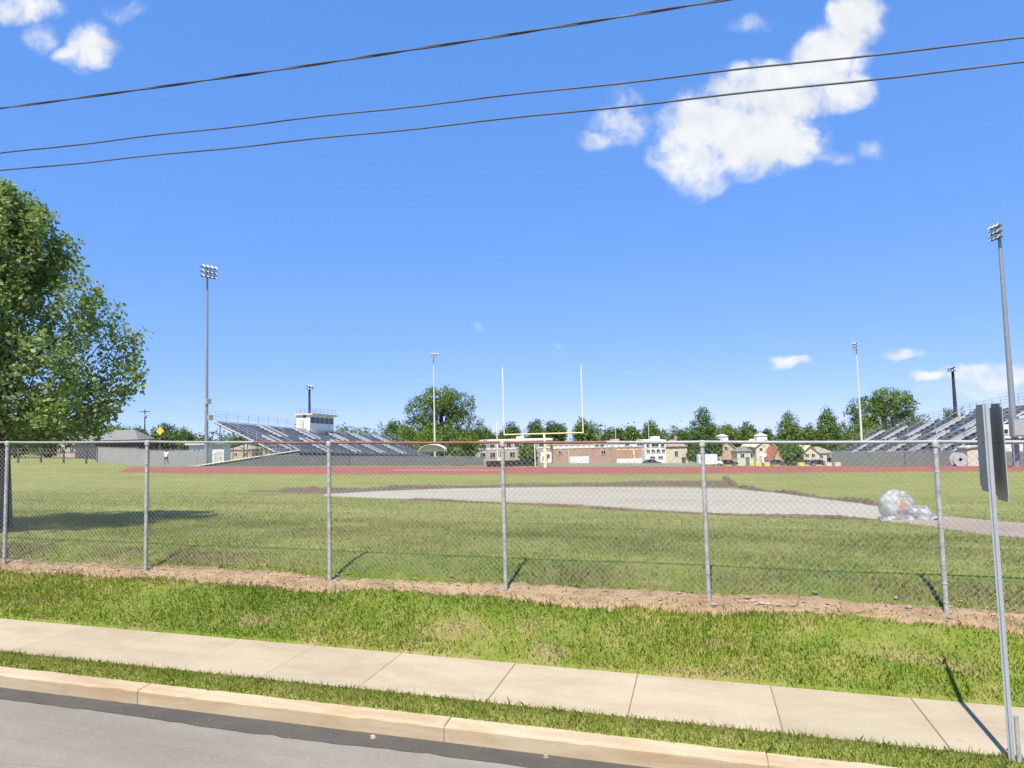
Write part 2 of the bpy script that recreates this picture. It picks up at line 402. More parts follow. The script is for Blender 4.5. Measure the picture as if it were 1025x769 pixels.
LEAF_NEAR = leaf_mat('leaf_near', [(.14, .20, .065), (.23, .30, .10), (.38, .42, .19)], .5)
LEAF = [leaf_mat('leaf_mid', [(.075, .125, .022), (.135, .205, .036), (.21, .27, .058)]),
        leaf_mat('leaf_dark', [(.058, .105, .026), (.105, .17, .040), (.165, .225, .06)]),
        leaf_mat('leaf_bright', [(.085, .13, .012), (.15, .205, .02), (.22, .26, .035)])]

# ---------------------------------------------------------------- terrain
G = -0.0165
PY = [-400, -60, -9, -6.4, -6.3, 5.30, 5.44, 5.575, 5.95, 5.985, 6.985, 7.02, 7.2, 7.6, 7.95, 8.16, 8.45, 8.8, 9.3, 11, 14]
PZ = [-3, -2.6, -2.5, -2.5, -2.78, -2.78, -2.7, -2.505, -2.495, -2.57, -2.57, -2.48, -2.40, -2.22, -2.07, -2.035, -1.95, -1.85, -1.80, -1.84, -1.96]
DD = [10, 14, 19.5, 26, 34, 42, 48, 56, 62, 80, 220, 1000, 6000]
RW = [548, 525, 505, 495, 487, 480, 475, 469.5, 467.3, 466.6, 466, 456, 446]
def zg(X, Y):
    X = np.asarray(X, float); Y = np.asarray(Y, float)
    gg = np.interp(Y, [7, 8.16, 14], [G, -.0115, -.0115])
    zn = np.interp(Y, PY, PZ) + gg*np.clip(X, -300, 300)
    d = -X*sy_ + Y*cy_
    row = np.interp(np.clip(d, 10, 6000), DD, RW)
    a = np.clip((-(X*cy_ + Y*sy_)/np.maximum(d, 1) - .60)/.05, 0, 1); a = a*a*(3-2*a)
    row = row + a*np.interp(d, [50, 62, 80, 220, 1500], [0, -4, -7.5, -12, -14])
    k = -(row-CY)/FPX
    zf = (k*(FWD.x*X + FWD.y*Y) - (UP.x*X + UP.y*Y))/(UP.z - k*FWD.z)
    zf = np.clip(zf, -400, 6)
    t = np.clip((Y-9.3)/(14-9.3), 0, 1); t = t*t*(3-2*t)
    t2 = np.clip((d-8)/4, 0, 1); t = t*t2
    return zn*(1-t) + zf*t
def z1(x, y): return float(zg(x, y))
def ray(px, py):
    return RIGHT*((px-CX)/FPX) + UP*(-(py-CY)/FPX) + FWD
def hit(px, py):
    r = ray(px, py); t = np.geomspace(4, 900, 6000)
    z = r.z*t; g = zg(r.x*t, r.y*t)
    i = np.argmax(z < g); i = max(i, 1)
    return Vector((r.x*t[i], r.y*t[i], float(g[i])))
def spot(px, d):
    """ground point at picture column px (taken near the skyline) and distance d ahead"""
    r = ray(px, 455); h = math.hypot(FWD.x, FWD.y)
    s = d/((r.x*FWD.x + r.y*FWD.y)/h)
    x, y = r.x*s, r.y*s
    return Vector((x, y, z1(x, y)))
def height_at(p, py, px):
    """height above point p that shows at picture row py"""
    r = ray(px, py); s = math.hypot(p.x, p.y)/math.hypot(r.x, r.y)
    return r.z*s - p.z

def terrain():
    xs = np.concatenate([-np.geomspace(4000, 42, 36), np.arange(-40, 40.1, .8), np.geomspace(42, 4000, 36)])
    ys = np.concatenate([-np.geomspace(3000, 12, 20), [-9, -6.4, -6.3, 0, 5.30, 5.44, 5.575, 5.75, 5.95, 5.985, 6.5, 6.985, 7.02, 7.1], np.arange(7.2, 12, .2),
                         np.arange(12, 40, .6), np.arange(40, 70, 1.2), np.geomspace(71, 6000, 90)])
    X, Y = np.meshgrid(xs, ys); Z = zg(X, Y)
    bumps = (np.sin(X*1.7+Y*.6)*np.sin(Y*1.9-X*.4))*.012*((Y > 7.3) & (Y < 14)); Z = Z + bumps
    nx, ny = len(xs), len(ys)
    v = np.stack([X, Y, Z], -1).reshape(-1, 3)
    i = np.arange(nx*ny).reshape(ny, nx)
    q = np.stack([i[:-1, :-1], i[:-1, 1:], i[1:, 1:], i[1:, :-1]], -1).reshape(-1, 4)
    tag(np_mesh('ground', v, q, M['turf'], smooth=True), kind='structure')
terrain()

def sheet(name, pa, pb, m, off=.03, n=80, k=8, parent=None, wob=0.0, world=False, rough=0.0):
    """a sheet on the ground between two polylines (picture points unless world)"""
    def res(p):
        q = [Vector((a[0], a[1], 0)) if world else hit(*a) for a in p]
        q = np.array([(a.x, a.y) for a in q]); s = np.concatenate([[0], np.cumsum(np.hypot(*np.diff(q, axis=0).T))]); s /= s[-1]
        t = np.linspace(0, 1, n); return np.stack([np.interp(t, s, q[:, 0]), np.interp(t, s, q[:, 1])], -1)
    A, B = res(pa), res(pb)
    if wob:
        for e in (A, B):
            t = np.linspace(0, 1, n); e[:, 1] += wob*(.5*np.sin(t*61+rng.random()*6)+.5*np.sin(t*143+rng.random()*6)+rng.normal(0, .35, n))
    t = np.linspace(0, 1, k)[:, None, None]
    Pp = A*(1-t) + B*t
    X, Y = Pp[..., 0], Pp[..., 1]; Z = zg(X, Y) + off
    Z[0] -= off + .03; Z[-1] -= off + .03
    if rough: Z[1:-1] += rng.normal(0, rough, Z[1:-1].shape)
    v = np.stack([X, Y, Z], -1).reshape(-1, 3); i = np.arange(n*k).reshape(k, n)
    q = np.stack([i[:-1, :-1], i[:-1, 1:], i[1:, 1:], i[1:, :-1]], -1).reshape(-1, 4)
    return np_mesh(name, v, q, m, parent, smooth=True)

# road, gutter, kerb, pavement
def gx(x, z): return z + G*x
def strip(name, y0, y1, z, m, x0=-120, x1=120, seg=2):
    b = MB(); b.add([(x0, y0, gx(x0, z)), (x1, y0, gx(x1, z)), (x1, y1, gx(x1, z)), (x0, y1, gx(x0, z))], [(0, 1, 2, 3)])
    return tag(b.build(name, m), kind='structure')
strip('road', -6.3, 5.44, -2.634, M['asphalt'])
xs = np.arange(-40, 40, .12); e = 5.185 + .012*np.sin(xs*2.1) + .02*np.sin(xs*.7+1) + rng.normal(0, .006, len(xs))
v = np.concatenate([np.stack([xs, e, gx(xs, -2.630)], -1), np.stack([xs, np.full_like(xs, 5.42), gx(xs, -2.628)], -1)])
n = len(xs); i = np.arange(n-1)
tag(np_mesh('gutter_seam', v, np.stack([i, i+1, i+1+n, i+n], -1), M['gutter']), kind='structure')
def kerb():
    b = MB(); J = [-60, -40, -24, -17.8, -14.7, -11.6, -8.45, -5.30, -2.148, .406, 3.5, 6.6, 9.7, 12.8, 25, 60]
    prof = [(5.405, -2.80), (5.405, -2.515), (5.412, -2.502), (5.428, -2.497), (5.575, -2.494), (5.575, -2.80)]
    for a, c in zip(J[:-1], J[1:]):
        a += .005; c -= .005; ns = max(2, int((c-a)/.11)); k = len(prof); vs = []
        for x in np.linspace(a, c, ns):
            ch = random.choice([0, 0, 0, 0, .001, .002]) + (.005 if x in (a, c) else 0)
            for q, (y, z) in enumerate(prof):
                j = random.gauss(0, .0018) if q in (1, 2, 3, 4) else 0
                vs.append((x, y+j+(ch*.6 if q in (1, 2) else 0), gx(x, z+j*.7-(ch*.6 if q in (2, 3) else 0))))
        b.add(vs, [(r*k+i, r*k+i+1, (r+1)*k+i+1, (r+1)*k+i) for r in range(ns-1) for i in range(k-1)] + [tuple(range(k)), tuple(range(ns*k-1, (ns-1)*k-1, -1))])
    b.add([(x, y, gx(x, z)) for x in (-60, 60) for y, z in ((5.412, -2.8), (5.412, -2.51), (5.57, -2.51))], [(0, 1, 4, 3), (1, 2, 5, 4)], 1)
    tag(b.build('kerb', [M['kerb'], M['joint']]), kind='structure')
kerb()
def pavement():
    b = MB(); J = [-60] + [-6.47-1.2*k for k in range(24, 0, -1)] + [-6.47, -5.37, -4.35, -3.26, -1.955, -.678, .578, 1.78, 3.05, 4.3] + [4.3+1.25*k for k in range(1, 20)] + [60]
    for a, c in zip(J[:-1], J[1:]):
        hgt = random.uniform(-.003, .003); a += .002; c -= .002; ch = .006
        vs = []
        for (x, y) in ((a, 5.975), (c, 5.975), (c, 7.0), (a, 7.0)): vs.append((x, y, gx(x, -2.62)))
        for (x, y) in ((a, 5.975), (c, 5.975), (c, 7.0), (a, 7.0)): vs.append((x, y, gx(x, -2.506)+hgt))
        for (x, y) in ((a+ch, 5.975+ch), (c-ch, 5.975+ch), (c-ch, 7.0-ch), (a+ch, 7.0-ch)): vs.append((x, y, gx(x, -2.5)+hgt))
        b.add(vs, [(0, 1, 5, 4), (1, 2, 6, 5), (2, 3, 7, 6), (3, 0, 4, 7), (4, 5, 9, 8), (5, 6, 10, 9), (6, 7, 11, 10), (7, 4, 8, 11), (8, 9, 10, 11)])
    b.add([(x, y, gx(x, -2.522)) for x, y in ((-60, 5.98), (60, 5.98), (60, 6.99), (-60, 6.99))], [(0, 1, 2, 3)], 1)
    tag(b.build('sidewalk', [M['walk'], M['joint']]), kind='structure')
pavement()
# worn dirt under the fence
xs = np.linspace(-26, 12, 60)
tag(sheet('dirt_strip', [(x, 7.92+.04*math.sin(x*1.3)) for x in xs], [(x, 8.33+.05*math.sin(x*.9+2)) for x in xs], M['dirt'], .016, 700, 14, wob=.06, world=True, rough=.005), kind='structure')

# field surfaces
tag(sheet('running_track', [(118, 473.2), (200, 474.6), (300, 475.3), (512, 475.2), (700, 474.8), (900, 472.8), (1140, 472.4)],
          [(132, 468.2), (200, 467.4), (300, 467.4), (512, 467.4), (700, 467.3), (900, 467.0), (1140, 467.0)], M['track'], .05, 160, 12), kind='structure')
tag(sheet('track_marking', [(394, 471.6), (503, 471.6)], [(394, 470.9), (503, 470.9)], M['paint'], .06, 40, 3), kind='structure')
NEAR_E = [(325, 496.6), (400, 500), (480, 503), (560, 507), (650, 512), (740, 516), (800, 518), (886, 520.5)]
FAR_E = [(325, 495.4), (380, 492), (440, 489.5), (520, 488), (600, 487.5), (690, 488), (735, 489), (780, 493), (830, 499), (884, 507)]
tag(sheet('gravel_pad', NEAR_E, FAR_E, M['gravel'], .03, 120, 16), kind='structure')
tag(sheet('gravel_path', [(880, 521.5), (950, 531), (1030, 541), (1150, 556)], [(880, 513), (950, 517), (1030, 524), (1150, 534)], M['path'], .035, 80, 8, wob=.06), kind='structure')
tag(sheet('bare_soil', [(250, 492.6), (330, 495.6), (440, 489.5), (520, 488), (600, 487.6), (690, 488), (738, 489)],
          [(250, 491.4), (330, 489.8), (440, 486.8), (520, 485), (600, 483.5), (640, 481), (727, 480.5)], M['soil'], .025, 120, 8, wob=.1), kind='structure')
def ridge(name, pts, wdt, h, m, n=140):
    q = [hit(*p) for p in pts]; q = np.array([(a.x, a.y) for a in q])
    s = np.concatenate([[0], np.cumsum(np.hypot(*np.diff(q, axis=0).T))]); t = np.linspace(0, s[-1], n)
    P = np.stack([np.interp(t, s, q[:, 0]), np.interp(t, s, q[:, 1])], -1)
    T_ = np.gradient(P, axis=0); T_ /= np.linalg.norm(T_, axis=1)[:, None]; N = np.stack([-T_[:, 1], T_[:, 0]], -1)
    v = []
    for (o, z) in ((-.5, -.1), (-.34, .45), (-.12, .95), (.12, 1), (.34, .5), (.5, -.1)):
        j = rng.normal(0, .06, n)*wdt; hz = h*z*(.75+.35*np.sin(t*1.1+o)+rng.normal(0, .16, n)) if z > 0 else np.full(n, -.1)
        hz = hz*np.minimum(1, np.minimum(t, t[::-1])/0.8) if z > 0 else hz
        XY = P + N*(o*wdt + j)[:, None]; v.append(np.column_stack([XY, zg(XY[:, 0], XY[:, 1]) + hz]))
    v = np.concatenate(v); k = 6; i = np.arange(n*k).reshape(k, n)
    return tag(np_mesh(name, v, np.stack([i[:-1, :-1], i[:-1, 1:], i[1:, 1:], i[1:, :-1]], -1).reshape(-1, 4), m, smooth=True), kind='structure')
ridge('soil_bank', [(270, 492.5), (330, 490.5), (400, 489), (480, 487.5), (560, 486.5)], .9, .14, M['soil'])
ridge('soil_bank', [(560, 485.5), (600, 486), (660, 486.3), (730, 487)], 1.0, .13, M['soil'])
ridge('soil_bank', [(726, 478.5), (737, 487.5), (772, 493), (810, 498), (850, 503), (886, 509)], .45, .14, M['soil'])
ridge('soil_bank', [(400, 500.3), (480, 503.4), (560, 507.4), (650, 512.4), (740, 516.4), (800, 518.5), (887, 521)], .28, .07, M['soil'])

# ---------------------------------------------------------------- grass blades (countless: stuff)
def blades(name, X, Y, hmin, hmax, wd, mt=None):
    n = len(X); Z = zg(X, Y) - .01
    h = rng.uniform(hmin, hmax, n)*rng.choice([.6, 1, 1, 1, 1.2, 1.6], n, p=[.3, .2, .2, .15, .1, .05]); a = rng.uniform(0, 2*math.pi, n); ln = rng.uniform(.1, .9, n)*h; la = rng.uniform(0, 2*math.pi, n)
    w_ = wd*rng.uniform(.6, 1.2, n); dx, dy = np.cos(a)*w_/2, np.sin(a)*w_/2
    B = np.stack([X, Y, Z], -1)
    mid = B + np.stack([np.cos(la)*ln*.35, np.sin(la)*ln*.35, h*.6], -1); tip = B + np.stack([np.cos(la)*ln, np.sin(la)*ln, h], -1)
    s = np.stack([dx, dy, np.zeros(n)], -1)
    v = np.stack([B-s, B+s, mid+s*.75, tip, mid-s*.75], 1).reshape(-1, 3)
    i = np.arange(n)*5
    q = np.stack([i, i+1, i+2, i+3, i+4], -1)
    return tag(np_mesh(name, v, q, mt or M['blade']), kind='stuff')
def scatter(x0, x1, y0, y1, dens, sx=None):
    n = int((x1-x0)*(y1-y0)*dens); return rng.uniform(x0, x1, n), rng.uniform(y0, y1, n)
X, Y = scatter(-9, 4.5, 5.565, 6.01, 5200); blades('kerb_grass', X, Y, .02, .058, .008)
X, Y = scatter(-12.5, 5.5, 6.955, 8.06, 5000); pt = np.sin(X*1.3+2*np.sin(Y*2+X*.4))*np.sin(X*.47+Y*1.7)
ok = (rng.random(len(X)) < np.clip((8.05-Y)/.2, 0, 1)) & (rng.random(len(X)) < np.clip(1.1-.9*np.clip(pt-.2, 0, 1), 0, 1)); blades('verge_grass', X[ok], Y[ok], .02, .06, .008)
X, Y = scatter(-14, 6, 7.95, 8.5, 700); ok = rng.random(len(X)) < np.clip(np.sin(X*2.3+2*np.sin(X*.9))*np.cos(X*5.1+Y*9)+.25, 0, 1); blades('tuft_grass', X[ok], Y[ok], .02, .06, .008)
X, Y = scatter(-19, 9, 8.12, 14, 1300); ok = rng.random(len(X)) < np.clip((Y-8.15)/.35, .1, 1)*np.clip((14.5-Y)/3, 0, 1); blades('field_grass', X[ok], Y[ok], .02, .048, .009)
X, Y = scatter(-30, 15, 11.5, 30, 230); ok = rng.random(len(X)) < np.clip((Y-11)/2, 0, 1)*np.clip((29-Y)/14, 0, 1)**1.5; blades('far_field_grass', X[ok], Y[ok], .02, .05, .016)
X, Y = scatter(-14, 6, 7.88, 8.85, 3200); ok = rng.random(len(X)) < np.clip((8.9-Y)/.5, 0, 1)*.25+.75*(.5+.5*np.sin(X*1.9+3*np.sin(X*.7)))*np.abs(Y-8.14)/.30
blades('dry_grass', X[ok], Y[ok], .02, .06, .009, M['straw'])
def grit():
    b = MB()
    for k in range(220):
        x = random.uniform(-8, 3); y = 5.40-abs(random.gauss(0, .10)); r = random.uniform(.002, .006); z = gx(x, -2.630)
        vs = [(x+r*math.cos(i*1.57+k)*random.uniform(.7, 1.3), y+r*math.sin(i*1.57+k), z) for i in range(4)] + [(x, y, z+r)]
        b.add(vs, [(0, 1, 4), (1, 2, 4), (2, 3, 4), (3, 0, 4)])
    tag(b.build('grit', M['stone']), kind='stuff')
grit()
# rubble along the fence
def rubble():
    b = MB()
    for k in range(520):
        x = random.uniform(-14, 6); y = random.gauss(8.17, .11); r = random.choice([.012, .016, .022, .03])*random.uniform(.7, 1.3)*(1.25 if x > 0 else .85)
        z = z1(x, y) + r*.25+.015
        vs = []
        for (p, q_) in ((0, -1), (0, 0), (1, 0), (2, 0), (3, 0), (4, 0), (0, 1)):
            if q_: vs.append((x+random.gauss(0, r*.1), y, z+q_*r*.6))
            else: vs.append((x+r*math.cos(p*1.256)*random.uniform(.7, 1.3), y+r*math.sin(p*1.256)*random.uniform(.7, 1.2), z+random.uniform(-.2, .2)*r))
        b.add(vs, [(0, 1+(i+1) % 5, 1+i) for i in range(5)] + [(6, 1+i, 1+(i+1) % 5) for i in range(5)])
    tag(b.build('rubble', M['stone']), kind='stuff')
rubble()

# ---------------------------------------------------------------- chain link fence along the road
FY = 8.16
POSTS = [-21.2, -18.6, -16.1, -13.55, -10.6, -7.88, -4.85, -2.38, .058, 2.47, 4.95, 7.4, 9.9]
def rail_z(x): return float(np.interp(x, [-21.2, -10.6, -7.88, -4.85, -2.38, .058, 2.47, 9.9], [.20, -.012, -.055, -.128, -.172, -.217, -.262, -.39]))+.02
def fence():
    t = thing('chain_link_fence', 'long galvanized chain link fence with a partly rusty top rail along the sidewalk', 'fence', (0, FY, z1(0, FY)))
    oz = z1(0, FY)
    for x in POSTS:
        zb, zt = z1(x, FY)-oz, rail_z(x)-oz
        b = MB(); b.tube([(x, 0, zb-.15), (x, 0, zt-.02)], .0255, 10)
        b.lathe((x, 0, zt-.05), [(.036, 0), (.036, .05), (.028, .07), (.0, .075)], 10)
        for k in range(9):
            zz = zb + .12 + (zt-zb-.25)*k/8; b.lathe((x, 0, zz), [(.0265, 0), (.029, .003), (.029, .011), (.0265, .014)], 10)
        po = b.build('post', M['galv'], t)
        c = MB(); c.lathe((x+.02, -.005, zb-.03), [(.10, 0), (.09, .03), (.05, .04), (.0, .042)], 9); c.build('footing', M['dirt'], po)
    def rail(x0, x1, m, r):
        k = [x0] + [x for x in POSTS if x0 < x < x1] + [x1]; pts = []
        for a, c in zip(k[:-1], k[1:]):
            for s in range(5): x = a+(c-a)*s/5; pts.append((x, 0, rail_z(x)-oz-.006*math.sin(math.pi*s/5)))
        pts.append((x1, 0, rail_z(x1)-oz)); b = MB(); b.tube(pts, r, 8)
        return b.build('top_rail', m, t)
    rail(-21.2, -6.05, M['rail'], .0175)
    tag(rail(-6.05, -1.06, M['rust'], .0172), 'rusty reddish top rail')
    rail(-1.06, 9.9, M['rail'], .0188)
    # woven mesh: zigzag wires, one set leaning each way, clipped to the ground and the rail
    b = MB(); P = .072; r = .0018; x0, x1 = POSTS[0], POSTS[-1]
    for dirn in (1, -1):
        k = int((x1-x0+4)/P)
        for i in range(k):
            xa = x0-2+i*P
            segs = []; NZ = 14
            for j in range(NZ+1):
                s = j/NZ*2.15; x = xa + dirn*(s-1.0) ; z = -2.15 + s
                segs.append((x, z))
            pts = []
            for x, z in segs:
                if x < x0 or x > x1: continue
                zz = z + rail_z(x) - rail_z(-2.38) + .12
                if zz > rail_z(x)-.005: continue
                if zz < z1(x, FY)+.03: continue
                pts.append((x, .036+.003*dirn, zz-oz))
            if len(pts) > 1: b.tube([pts[0], pts[len(pts)//2], pts[-1]], r, 3, cap=False)
    b.build('wire_mesh', M['wire'], t)
    b = MB(); pts = [(x, .036, z1(x, FY)+.06-oz) for x in np.linspace(x0, x1, 60)]; b.tube(pts, .0016, 4); b.build('tension_wire', M['galv'], t)
fence()

# ---------------------------------------------------------------- roadside sign seen from behind / edge on
def sign():
    x, y = 2.155, 5.90; z = z1(x, y)
    t = thing('road_sign', 'grey weathered road sign with two narrow panels on a steel post by the sidewalk', 'sign', (x, y, z))
    top = height_at(Vector((x, y, z)), 404, 988)
    b = MB()   # U-channel post
    pr = [(-.035, -.012), (-.035, -.016), (-.018, -.016), (-.012, -.036), (.012, -.036), (.018, -.016), (.035, -.016), (.035, -.012), (.015, -.012), (.009, -.032), (-.009, -.032), (-.015, -.012)]
    k = len(pr); vs = [(px*.62-.012, py*.7, zz) for zz in (-.3, top) for px, py in pr]
    b.add(vs, [(i, (i+1) % k, (i+1) % k+k, i+k) for i in range(k)] + [tuple(range(k-1, -1, -1)), tuple(range(k, 2*k))])
    b.build('post', M['post_l'], t)
    b = MB(); b.tube([(.033, -.01, -.2), (.033, -.01, .33)], .016, 8); b.build('anchor_stake', M['galv'], t)
    z0, zt = top-.78, top-.005
    def panel(p0, p1, za, zb, m):
        p0, p1 = Vector(p0), Vector(p1); dd = (p1-p0); ln = dd.length; a = math.atan2(dd.y, dd.x); c = (p0+p1)/2
        import bmesh
        bm = bmesh.new(); bmesh.ops.create_cube(bm, size=1); bmesh.ops.scale(bm, vec=(ln, .006, zb-za), verts=bm.verts)
        ed = [e for e in bm.edges if abs(e.verts[0].co.y-e.verts[1].co.y) > .004]
        bmesh.ops.bevel(bm, geom=ed, offset=.03, segments=4, affect='EDGES')
        bm.transform(Matrix.Translation((c.x, c.y, (za+zb)/2)) @ Matrix.Rotation(a, 4, 'Z'))
        me = bpy.data.meshes.new('sign_panel'); bm.to_mesh(me); bm.free(); me.materials.append(m)
        o = bpy.data.objects.new('sign_panel', me); col.objects.link(o); o.parent = t; return o
    panel((-.012, .02), (.012, .26), z0+.10, zt, M['sign_back'])
    panel((.098, .00), (.104, .235), z0+.03, zt+.005, M['sign_back'])
    for zz in (top-.30,):
        b = MB(); b.box((.044, .10, zz), (.105, .016, .012)); b.build('bracket', M['black'], t)
sign()

# ---------------------------------------------------------------- overhead cables
def cable(name, label, Y, poly, r, m, strands=1):
    xs = np.linspace(-34, 26, 120); b = MB()
    z = [(np.polyval(poly, x/Y))*Y for x in xs]
    for s in range(strands):
        ph = s*2*math.pi/strands
        if strands > 1:
            xx = np.linspace(-34, 26, 700); zz = np.interp(xx, xs, z)
            pts = [(x, Y+.009*math.cos(x*3.1+ph+1.5*math.sin(x*.37)), q+.009*math.sin(x*3.1+ph+1.5*math.sin(x*.37))) for x, q in zip(xx, zz)]
        else: pts = [(x, Y, q+.008*math.sin(x*2.3)) for x, q in zip(xs, z)]
        b.tube(pts, r, 6)
    tag(b.build(name, m), label, 'cable')
cable('overhead_cable', 'thick twisted overhead cable, uppermost of the three crossing the sky', 7.8, [.012, -.0235, .6286], .0105, M['cable'], 2)
cable('overhead_cable', 'thin overhead cable, middle of the three crossing the sky', 7.8, [-.0015, -.0508, .5214], .0115, M['cable2'])
cable('overhead_cable', 'thin overhead cable, lowest of the three crossing the sky', 7.8, [.0035, -.0445, .4845], .0115, M['cable2'])

# ---------------------------------------------------------------- trees
def leaves_mesh(C, size, n_per, spread, name, m, parent, flat=.0):
    """leaf-sized rhombi around clump centres C (array k x 3)"""
    k = len(C); n = k*n_per
    P = np.repeat(C, n_per, 0) + rng.normal(0, 1, (n, 3))*spread
    od = P*np.array([1, 1, 0]); od = od/(np.linalg.norm(od, axis=1)[:, None]+1e-6)*.7 if parent is not None else np.array([0, -.6, 0])
    nn = rng.normal(0, .8, (n, 3)) + od + np.array([0, 0, .5]); nn /= np.linalg.norm(nn, axis=1)[:, None]
    a = np.cross(nn, rng.normal(0, 1, (n, 3))); a /= np.linalg.norm(a, axis=1)[:, None]
    b = np.cross(nn, a)
    s = (size*rng.uniform(.6, 1.3, n))[:, None]
    v = np.stack([P-a*s*.5, P+b*s*.33, P+a*s*.5, P-b*s*.33], 1).reshape(-1, 3)
    i = np.arange(n)*4
    return np_mesh(name, v, np.stack([i, i+1, i+2, i+3], -1), m, parent)
def near_tree():
    p = spot(1, 13.2)
    t = thing('shade_tree', 'large leafy shade tree at the left edge behind the chain link fence', 'tree', p)
    b = MB()
    H = height_at(p, 186, 0)
    b.tube([(0, 0, -.2), (.02, .02, .5), (.0, 0, 1.6), (.03, 0, 3.0), (0, .05, 4.6), (0, .05, H*.86)], [.24, .17, .14, .11, .07, .02], 10)
    zr = [(.0, .66), (.1, .88), (.2, 1.0), (.32, 1.0), (.44, .86), (.56, .70), (.66, .56), (.76, .47), (.86, .42), (.93, .30), (1.0, .10)]
    zs, rs = zip(*zr); Rm = 2.50; z0 = height_at(p, 432, 0); C = []
    for k in range(84):
        f = ((k+.5)/84)**.85; az = k*2.399963+random.uniform(-.35, .35)
        rr = np.interp(f, zs, rs)*Rm*random.choice([.5, .75, .88, .95, 1.0, 1.0]); tz = z0+(H-z0)*f
        bz = max(1.75, tz - rr*random.uniform(.55, 1.0) - .5); ca, sa = math.cos(az), math.sin(az); q = random.uniform(-.25, .25)
        bz = min(bz, tz-.15)
        def P_(s): h = rr*(1-(1-s)**1.5); return Vector((h*ca - q*s*(1-s)*sa, h*sa + q*s*(1-s)*ca, bz+(tz-bz)*s**1.35))
        b.tube([P_(s_) for s_ in (0, .25, .5, .75, 1)], [.03, .022, .015, .009, .004], 5)
        for c in range(46):
            s_ = .3+.72*random.random()**.85; w_ = .30*max(.12, 1.12-s_)**.8*(.6+.4*rr); o = P_(min(s_, 1.02))
            C.append((o.x+random.gauss(0, w_), o.y+random.gauss(0, w_), max(z0-random.uniform(0, .35), o.z+random.gauss(0, w_)*.9)))
    b.build('trunk', M['bark'], t)
    leaves_mesh(np.array(C), .10, 11, .08, 'crown', LEAF_NEAR, t)
near_tree()
def tree(name, label, px, d, ytop, halfw, kind='round', m=0, group='trees beyond the sports field', low=.12, n=150, leaf=None, seed=None, lobes=None, base=None):
    if seed is not None: global rng; rng = np.random.default_rng(seed)
    p = spot(px+2.5, d)
    t = thing(name, label, 'tree' if kind != 'bush' else 'bush', p, YAW if lobes else random.uniform(0, 6), group)
    H = height_at(p, ytop, px); W_ = halfw*d/FPX; leaf = leaf or max(.35, d*.0026)
    b = MB(); b.tube([(0, 0, -.4), (.1, 0, H*.2), (0, .1, H*.5), (0, 0, H*.8)], [W_*.09+.08, W_*.07+.06, W_*.045+.04, .03], 7)
    if kind == 'cone': lo = [(0, 0, .24, 1.0, .20), (.08, 0, .40, .98, .2), (-.07, .05, .55, .90, .2), (.06, 0, .68, .74, .18), (-.03, 0, .80, .54, .15), (.02, 0, .89, .32, .10)]
    elif lobes: lo = lobes
    else:
        lo = [(0, 0, .55, .72, .34)]
        for k in range(7):
            a = k*.9+rng.uniform(0, .5); lo.append((.52*math.cos(a), .52*math.sin(a), rng.uniform(.36, .74), rng.uniform(.36, .5), rng.uniform(.17, .24)))
        lo += [(rng.uniform(-.25, .25), 0, .80, .42, .19), (rng.uniform(-.3, .3), .1, .24, .7, .16)]
    C = []
    wsum = sum(l[3]**2 for l in lo)
    for (lx, ly, lz, lr, lh) in lo:
        k = max(10, int(4.2*n*lr**2/wsum))
        u = rng.normal(0, 1, (k, 3)); u /= np.linalg.norm(u, axis=1)[:, None]; rad = rng.uniform(.3, 1.0, (k, 1))**.4
        u = u*rad; q = np.column_stack([(lx+u[:, 0]*lr)*W_, (ly+u[:, 1]*lr)*W_, (lz+u[:, 2]*lh)*H]); C.append(q)
        e = Vector((lx*W_*.8, ly*W_*.8, lz*H)); b.tube([(0, 0, max(.1, lz*.55)*H), e*.6+Vector((0, 0, lz*H*.32)), e], [.06+W_*.02, .05, .02], 5)
    C = np.concatenate(C); C = C[C[:, 2] > low*H*.5]
    C[:, 2] = np.minimum(C[:, 2], H*.985)
    b.build('trunk', M['bark'], t)
    leaves_mesh(C, leaf, 14, leaf*.8, 'crown', LEAF[m], t)
    return t

